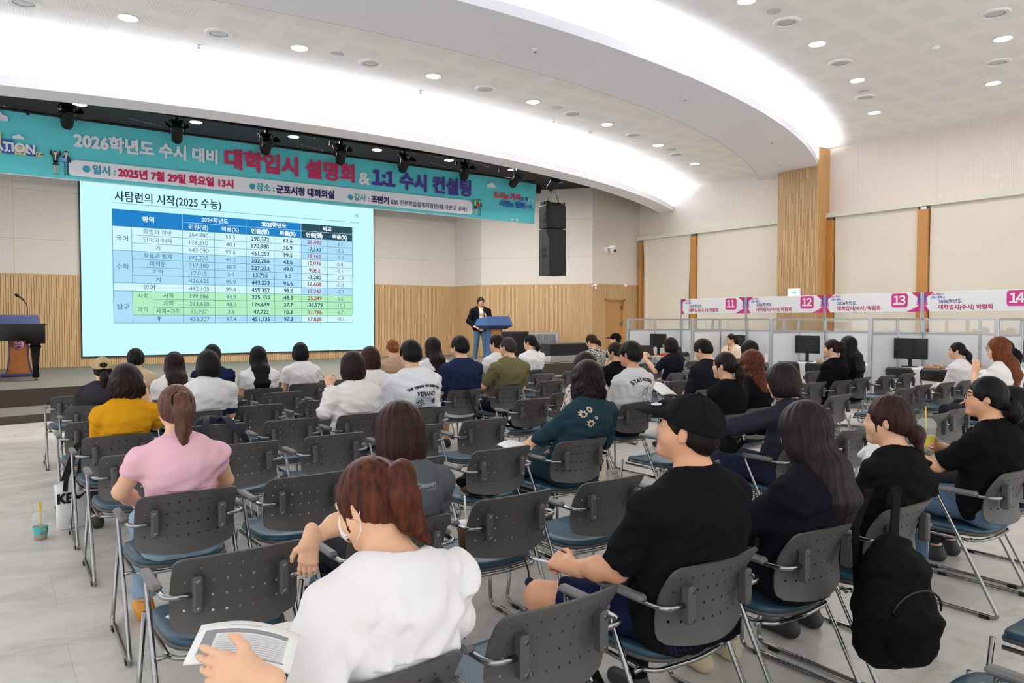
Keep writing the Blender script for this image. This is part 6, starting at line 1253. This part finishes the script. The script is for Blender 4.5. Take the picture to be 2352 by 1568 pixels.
# tote bag
tb = thing('tote_bag', 'white tote bag with bold black lettering standing on the floor at the left aisle', 'bag', (.54, 6.74, 0), .1)
mb = MB(); n = 20; L = []
for z, wx, wy in ((0.0, .10, .05), (.01, .112, .062), (.14, .117, .066), (.28, .121, .052), (.375, .124, .040)):
    L.append([(wx*math.copysign(abs(cos(a))**.5, cos(a)), wy*math.copysign(abs(sin(a))**.7, sin(a))+.004*sin(7*a+z*30), z+(.02*cos(a) if z > .3 else 0)) for a in [2*pi*i/n for i in range(n)]])
vs = [v for l in L for v in l]; fs = [(i*n+k, i*n+(k+1) % n, (i+1)*n+(k+1) % n, (i+1)*n+k) for i in range(4) for k in range(n)]+[tuple(range(n))[::-1]]
o = len(vs); vs += [(x*.96, y*.9, z) for x, y, z in vs]; fs += [tuple(o+q for q in f[::-1]) for f in fs]+[(4*n+k, 4*n+(k+1) % n, o+4*n+(k+1) % n, o+4*n+k) for k in range(n)]
mb.add(vs, fs, 0, True).build('body', mat('tote_white', 'e6e7ea', .6, bump=.3, bscale=25), tb)
HAND = mat('tote_strap', '151517', .8)
def strap(pts, w_, th=.003, lat=None):
    m = MB(); P = [Vector(p) for p in pts]; N_ = len(P); vs = []
    for i, p in enumerate(P):
        t_ = (P[min(i+1, N_-1)]-P[max(i-1, 0)]).normalized(); l = Vector(lat) if lat else t_.cross(Vector((0, 1, 0))).normalized(); l = (l-t_*l.dot(t_)).normalized(); n_ = t_.cross(l)
        vs += [p-l*w_/2-n_*th/2, p+l*w_/2-n_*th/2, p+l*w_/2+n_*th/2, p-l*w_/2+n_*th/2]
    fs = [(i*4+k, i*4+(k+1) % 4, (i+1)*4+(k+1) % 4, (i+1)*4+k) for i in range(N_-1) for k in range(4)]+[(3, 2, 1, 0), tuple((N_-1)*4+k for k in range(4))]
    return m.add(vs, fs)
for y in (-.052, .045): strap(fillet([(-.06, y, .30), (-.055, y, .38), (.03, y*.6-.0, .64), (.075, y*.6, .66), (.085, y*.6, .62), (.05, y, .38), (.05, y, .30)], .05), .032).build('handle', HAND, tb)
g = MB(); put_text(g, 'KE', .105, -.112, .215, -.0705, 'LEFT', .006, .095); sw = [(.0, .255), (.012, .235), (.035, .232), (.115, .315), (.04, .262), (.018, .262), (.008, .285)]
g.add([(x, -.069, z) for x, z in sw], [tuple(range(7))]); g.build('lettering', HAND, tb)
# black backpack hanging from the chair of the low-bun woman
bp = thing('backpack', 'black backpack hanging from the chair back of the low-bun woman, red zip tag', 'bag', (2.97, 1.48, .06), R(-18))
BPK = mat('backpack_black', '0b0b0c', .8, bump=.35, bscale=60, spec=.12)
def f(s):
    s.loft([(-.02, .02, .27), (0, 0, .42), (.02, .02, .58), (.03, .04, .66)], (.145, .165, .14, .08), (.10, .12, .09, .05), .05); s.loft([(.01, -.09, .27), (.01, -.10, .40), (.02, -.07, .47)], (.11, .12, .09), (.05, .055, .04), .03)
soft('body', BPK, f, .006, bp, .0035)
mb = MB(); mb.tube([(-.09+.11*0, -.075, .50)]+[(.015+.125*cos(a), -.095-.02*sin(a), .43+.10*sin(a)) for a in [pi-pi*i/10 for i in range(11)]], .005, 6).build('zip', BLACK, bp)
MB().box(.095, .112, -.118, -.104, .34, .385).build('zip_tag', mat('tag_red', 'd23a25', .5), bp)
strap(fillet([(.06, .07, .62), (.14, .14, .74), (.22, .21, .85), (.25, .28, .83), (.26, .30, .74)], .06), .05, .008, (1, .3, 0)).build('strap', BPK, bp)
strap(fillet([(-.08, .05, .28), (-.10, .09, .45), (-.06, .15, .72), (.06, .20, .86), (.12, .27, .83), (.14, .30, .74)], .06), .034, .006, (1, 0, 0)).build('strap', BPK, bp)
MB().tube([(.03+.03*cos(a), .05, .675+.035*sin(a)) for a in [-.3+3.7*i/10 for i in range(11)]], .008, 6).build('top_handle', BPK, bp)
# navy backpack on the seat of chair beside the parted bob
nb = thing('backpack', 'navy backpack on a seat with its straps over the chair back, left of centre', 'bag', (1.5, 6.2, 0))
NVY = mat('backpack_navy', '191d2e', .8, bump=.3, bscale=60)
soft('body', NVY, lambda s: s.loft([(0, .22, .56), (0, .20, .70), (0, .17, .80)], (.14, .15, .11), (.09, .09, .06), .05), .010, nb, .005)
for q in (-1, 1): strap(fillet([(q*.05, .16, .80), (q*.07, .0, .87), (q*.10, -.10, .80), (q*.20, -.12, .70), (q*.235, -.04, .62)], .06), .05, .012, (1, 0, 0)).build('strap', NVY, nb)
# strap over the navy shirt man's chair
cs = thing('camera_strap', 'black shoulder strap hanging over the chair of the man in navy', 'strap', (4.71, 7.54, 0))
strap(fillet([(-.02, .04, .70), (-.02, -.02, .815), (.0, -.075, .80), (.06, -.055, .66), (.15, -.04, .46)], .03), .038, .004, (1, .1, 0)).build('band', HAND, cs); MB().bbox(-.04, .03, -.082, -.068, .70, .78, .004).build('shoulder_pad', HAND, cs)
# bags on seats
bb = thing('handbag', 'black handbag on a chair seat between the olive shirt and the teal dress', 'bag', (4.74, 6.40, .458)); soft('body', BPK, lambda s: s.loft([(-.08, 0, .075), (.09, 0, .075)], (.075, .07), (.07, .07), .03, (0, 1, 0)), .010, bb, .004)
MB().tube(fillet([(-.14, .02, .06), (-.2, 0, .10), (-.27, -.06, .245), (-.30, -.06, .17), (-.25, -.02, .05), (-.13, -.03, .05)], .06), .012, 6).build('strap', BPK, bb)
br = thing('handbag', 'brown and black handbag with loose straps on a chair seat in the middle', 'bag', (2.74, 4.18, .458)); BRN = mat('bag_brown', '5f4526', .6, bump=.2, bscale=90)
soft('body', BRN, lambda s: s.loft([(-.10, 0, .052), (.11, 0, .05)], (.055, .05), (.05, .05), .03, (0, 1, 0)), .007, br, .004)
soft('flap', BPK, lambda s: s.loft([(-.14, .02, .09), (-.08, .0, .13)], (.05, .05), (.03, .03), .03, (0, 1, 0)), .007, br, .006)
for q in (0, 1): MB().tube(fillet([(-.10+.03*q, -.03, .07), (-.15-.02*q, -.11, .02), (-.11+.04*q, -.155, .012), (.02+.03*q, -.12, .012), (.06, -.04, .05)], .06), .006, 6).build('strap', BPK, br)
cu = thing('coffee_cup', 'brown paper coffee cup with a white straw on a chair seat in the middle', 'cup', (1.99, 3.17, .458)); CARD = mat('paper_brown', '8d6646', .7)
MB().lathe([(.001, 0), (.036, 0), (.048, .135), (.05, .14), (.045, .145), (.001, .145)], (0, 0, 0), 24, cap=False).build('cup_body', CARD, cu); MB().lathe([(.001, .158), (.044, .156), (.051, .145), (.051, .138)], (0, 0, 0), 24, cap=False, flip=True).build('lid', PAPER, cu); MB().tube([(0, 0, .13), (-.012, .0, .29)], .005, 8).build('straw', PAPER, cu)
ly = thing('lanyard', 'black lanyard with a navy badge reel hanging from a chair seat', 'lanyard', (2.17, 2.885, 0))
strap(fillet([(-.06, .30, .466), (-.01, .10, .468), (0, .03, .455), (.005, .0, .40), (.005, -.002, .36)], .03), .010, .002, (1, 0, 0)).build('cord', HAND, ly); MB().lathe([(.001, -.010), (.022, -.009), (.024, 0), (.022, .006)], (.005, -.004, .345), 18, ax='y').build('badge_reel', NVY, ly)
MB().tube([(.005, -.003, .325), (-.004, -.003, .27), (-.012, -.003, .20), (.005, -.003, .17), (.02, -.003, .20), (.008, -.003, .27), (.006, -.003, .325)], .0022, 5).build('loop', HAND, ly)
pu = thing('pouch', 'purple pouch on the chair seat behind the woman in pink', 'pouch', (.86, 2.99, .459)); soft('body', mat('pouch_purple', '7a55b5', .6), lambda s: s.loft([(-.04, 0, .034), (.05, .01, .036)], (.05, .045), (.034, .034), .02, (0, 1, 0)), .006, pu, .004)
def sheet(name, label, cat, loc, w_, d_, rz=0, tilt=(0, 0), bend=.02, lines=8, th=.004, table=False, m=None):
    """booklet or sheet: gently bent page, printed lines on it"""
    t = thing(name, label, cat, loc, rz); t.rotation_euler = (R(tilt[0]), R(tilt[1]), rz); n = 10; f_ = lambda x, y: bend*sin(pi*(x/w_+.5))*(.6+.4*(y/d_+.5))
    vs = []; 
    for s in (0, 1): vs += [(-w_/2+w_*i/n, -d_/2+d_*j/4, f_(-w_/2+w_*i/n, -d_/2+d_*j/4)-s*th) for j in range(5) for i in range(n+1)]
    q = n+1; o = 5*q; fs = [(j*q+i, j*q+i+1, (j+1)*q+i+1, (j+1)*q+i) for j in range(4) for i in range(n)]; fs += [tuple(o+k for k in f[::-1]) for f in fs]
    for i in range(n): fs += [(i, o+i, o+i+1, i+1), (4*q+i+1, o+4*q+i+1, o+4*q+i, 4*q+i)]
    for j in range(4): fs += [((j+1)*q, o+(j+1)*q, o+j*q, j*q), (j*q+n, o+j*q+n, o+(j+1)*q+n, (j+1)*q+n)]
    MB().add(vs, fs, 0, True).build('page', m or PAPER, t); g = MB(); rr = random.Random(lines)
    def strip(x0, x1, y0, y1, mi=0):
        k = 8; P = [(x0+(x1-x0)*i/k, y, f_(x0+(x1-x0)*i/k, y)+.0016) for y in (y0, y1) for i in range(k+1)]; g.add(P, [(i, i+1, k+1+i+1, k+1+i) for i in range(k)], mi)
    if table:
        strip(-w_*.40, w_*.40, d_*.20, d_*.29, 1); strip(-w_*.42, -w_*.31, -d_*.36, d_*.29, 1); strip(-w_*.3, w_*.42, -d_*.38, -d_*.36, 1)
        for i in range(10): strip(-w_*.28, w_*.40, d_*(.16-i*.052), d_*(.135-i*.052), 2)
        strip(-w_*.2, w_*.12, d_*.38, d_*.395, 0)
    else:
        for i in range(lines): strip(-w_*.36, w_*(.36-.3*rr.random()), d_*(.3-.6*i/lines), d_*(.3-.6*i/lines)-d_*.018)
    g.build('printing', [mat('print_soft_grey', 'b9bbbf', .8), mat('print_mid_grey', '8d9096', .8), mat('print_light_grey', 'd3d5d8', .8)], t); return t
def sheet4(name, label, cat, A, B, C, D_, lines=10, th=.004, bend=.012, table=False):
    """page through four corners: A far left, B far right, C near right, D near left"""
    A, B, C, D_ = map(Vector, (A, B, C, D_)); c = (A+B+C+D_)/4; u = ((B-A)+(C-D_)).normalized(); v = ((A-D_)+(B-C)); v = (v-u*v.dot(u)).normalized(); n_ = u.cross(v)
    t = sheet(name, label, cat, (0, 0, 0), ((B-A).length+(C-D_).length)/2, ((A-D_).length+(B-C).length)/2, 0, (0, 0), bend, lines, th, table)
    t.matrix_world = Matrix(((u.x, v.x, n_.x, c.x), (u.y, v.y, n_.y, c.y), (u.z, v.z, n_.z, c.z), (0, 0, 0, 1))); return t
sheet4('booklet', 'open printed booklet held by the woman in the white ruffled blouse', 'booklet', (.338, 1.727, .973), (.535, 1.60, .945), (.535, 1.51, .905), (.358, 1.575, .945), 10, .005, .022, True)
sheet4('printed_sheet', 'white sheet on the lap of the woman in the white ruffled blouse', 'paper', (.52, 1.98, .80), (.70, 2.02, .80), (.72, 1.86, .76), (.54, 1.82, .76), 8)
sheet('printed_sheet', 'white printed sheet on the chair seat beside the purple pouch', 'paper', (.70, 3.10, .4665), .24, .17, .25, (0, 0), .008, 4, .003)
sheet4('booklet', 'printed sheet held by the long straight-haired woman in black', 'booklet', (2.62, 2.19, .965), (2.78, 2.08, .91), (2.68, 2.04, .77), (2.55, 2.14, .82), 12, .004, .02, True)
sheet4('booklet', 'white booklet on the left armrest of the woman in the teal dress', 'booklet', (3.02, 4.36, .745), (3.22, 4.38, .745), (3.20, 4.18, .72), (3.0, 4.16, .72), 3, .005, .02)
sheet4('booklet', 'large white booklet held by the man in the black collared shirt', 'booklet', (6.60, 6.32, .86), (6.92, 6.34, .84), (6.90, 6.12, .72), (6.62, 6.10, .74), 4, .005, .03)
sheet4('printed_sheet', 'white sheet on the lap of the young man with arched lettering', 'paper', (5.08, 5.86, .72), (5.26, 5.88, .72), (5.24, 5.68, .70), (5.06, 5.66, .70), 5)
sheet4('booklet', 'booklet with a grey picture held by the ponytail woman with puffed sleeves', 'booklet', (9.20, 6.10, .90), (9.40, 6.06, .86), (9.42, 5.94, .74), (9.22, 5.98, .78), 6, .004, .01, True)
ct = thing('tote_bag', 'plain cream tote bag hanging right of the woman in the teal dress', 'bag', (3.80, 4.16, .30), .1)
soft('body', mat('canvas_cream', 'd8cbb2', .85, bump=.2, bscale=200), lambda s: s.loft([(0, 0, .03), (0, 0, .20), (0, 0, .38)], (.085, .095, .09), (.03, .035, .012), .02), .008, ct, .006); strap(fillet([(-.06, -.0, .38), (-.06, 0, .40), (-.105, .02, .41), (-.105, .05, .405)], .02), .02, .003, (0, 1, 0)).build('handle', mat('canvas_cream', 'd8cbb2'), ct)
hb_ = thing('handbag', 'black handbag with silver chain on the lap of the woman in the navy hooded top', 'bag', (4.40, 3.36, .70), .3); soft('body', BPK, lambda s: s.loft([(-.10, 0, .05), (.10, .02, .08)], (.075, .075), (.06, .06), .03, (0, 1, 0)), .007, hb_, .003)
mb = MB(); P_ = fillet([(-.13, -.05, .06), (-.09, -.075, .09), (.02, -.085, .14), (.09, -.05, .16)], .05)
for i, p in enumerate(P_): mb.tube([(p[0]+.007*cos(a), p[1]+.003*sin(a)*(i % 2), p[2]+.005*sin(a)) for a in [2*pi*q/8 for q in range(8)]], .0018, 4, closed=True)
mb.build('chain', CHROME, hb_); MB().bbox(-.02, .04, -.08, -.065, .08, .12, .006).build('clasp', CHROME, hb_)
wl_ = thing('wallet', 'beige wallet in the hand of the woman in the navy hooded top', 'wallet', (4.36, 3.60, .85), .6); MB().bbox(-.055, .055, -.03, .03, -.012, .016, .008).build('body', mat('wallet_beige', 'd9b898', .5), wl_)
pen = thing('pen', 'white pen in the hand of the man in the black cap', 'pen', (1.755, 2.19, .712)); MB().tube([(-.06, .03, .02), (.035, -.02, -.01)], .0045, 8).build('barrel', PAPER, pen)
pen2 = thing('pen', 'thin pen raised by the woman in the sheer white blouse', 'pen', (2.535, 6.47, 1.10)); MB().tube([(-.05, .03, .075), (.015, -.01, -.02)], .0045, 8).build('barrel', mat('pen_grey', '9a9ca3', .4), pen2)
pl2 = thing('plastic_bag', 'crumpled white and grey plastic bag beside the jeans woman with glasses', 'bag', (4.46, 2.34, .72), .2); soft('body', mat('bag_film', 'd9dadd', .3, spec=.6), lambda s: s.loft([(-.07, 0, .06), (.0, .02, .09), (.08, 0, .05)], (.05, .06, .05), (.045, .06, .04), .03, (0, 1, 0)), .007, pl2, .012)
pb = thing('paper_bag', 'white paper bag standing on the chair right of the white-bloused ponytail', 'bag', (11.78, 4.98, .458)); mb = MB(); mb.box(-.12, .12, -.05, .05, 0, .33).build('body', PAPER, pb)
for y in (-.04, .04): MB().tube(fillet([(-.05, y, .32), (-.05, y, .40), (.05, y, .40), (.05, y, .32)], .03), .003, 5).build('handle', PAPER, pb)
rp_ = thing('rolled_poster', 'rolled white poster lying on a chair seat in the right block', 'poster', (11.77, 6.03, .505), .2); MB().lathe([(.044, -.2), (.044, .2)], (0, 0, 0), 20, ax='x', cap=False).lathe([(.030, -.2), (.030, .2)], (0, 0, 0), 20, ax='x', cap=False, flip=True).lathe([(.030, -.2), (.044, -.2)], (0, 0, 0), 20, ax='x', cap=False).build('roll', PAPER, rp_); MB().lathe([(.0455, .06), (.0455, .075)], (0, 0, 0), 20, ax='x', cap=False).build('band', BLACK, rp_)
mh = thing('handheld_microphone', 'black microphone in the hand of the speaker on the stage', 'microphone', (11.15+.075*0, 17.0, SZ), R(158)); MB().tube([(-.045, .345, 1.26), (-.03, .30, 1.44)], [.013, .019], 12).build('grip', BLACK, mh); MB().sphere((-.028, .296, 1.475), (.03, .03, .036), 14, 10).build('head', BLACKM, mh)
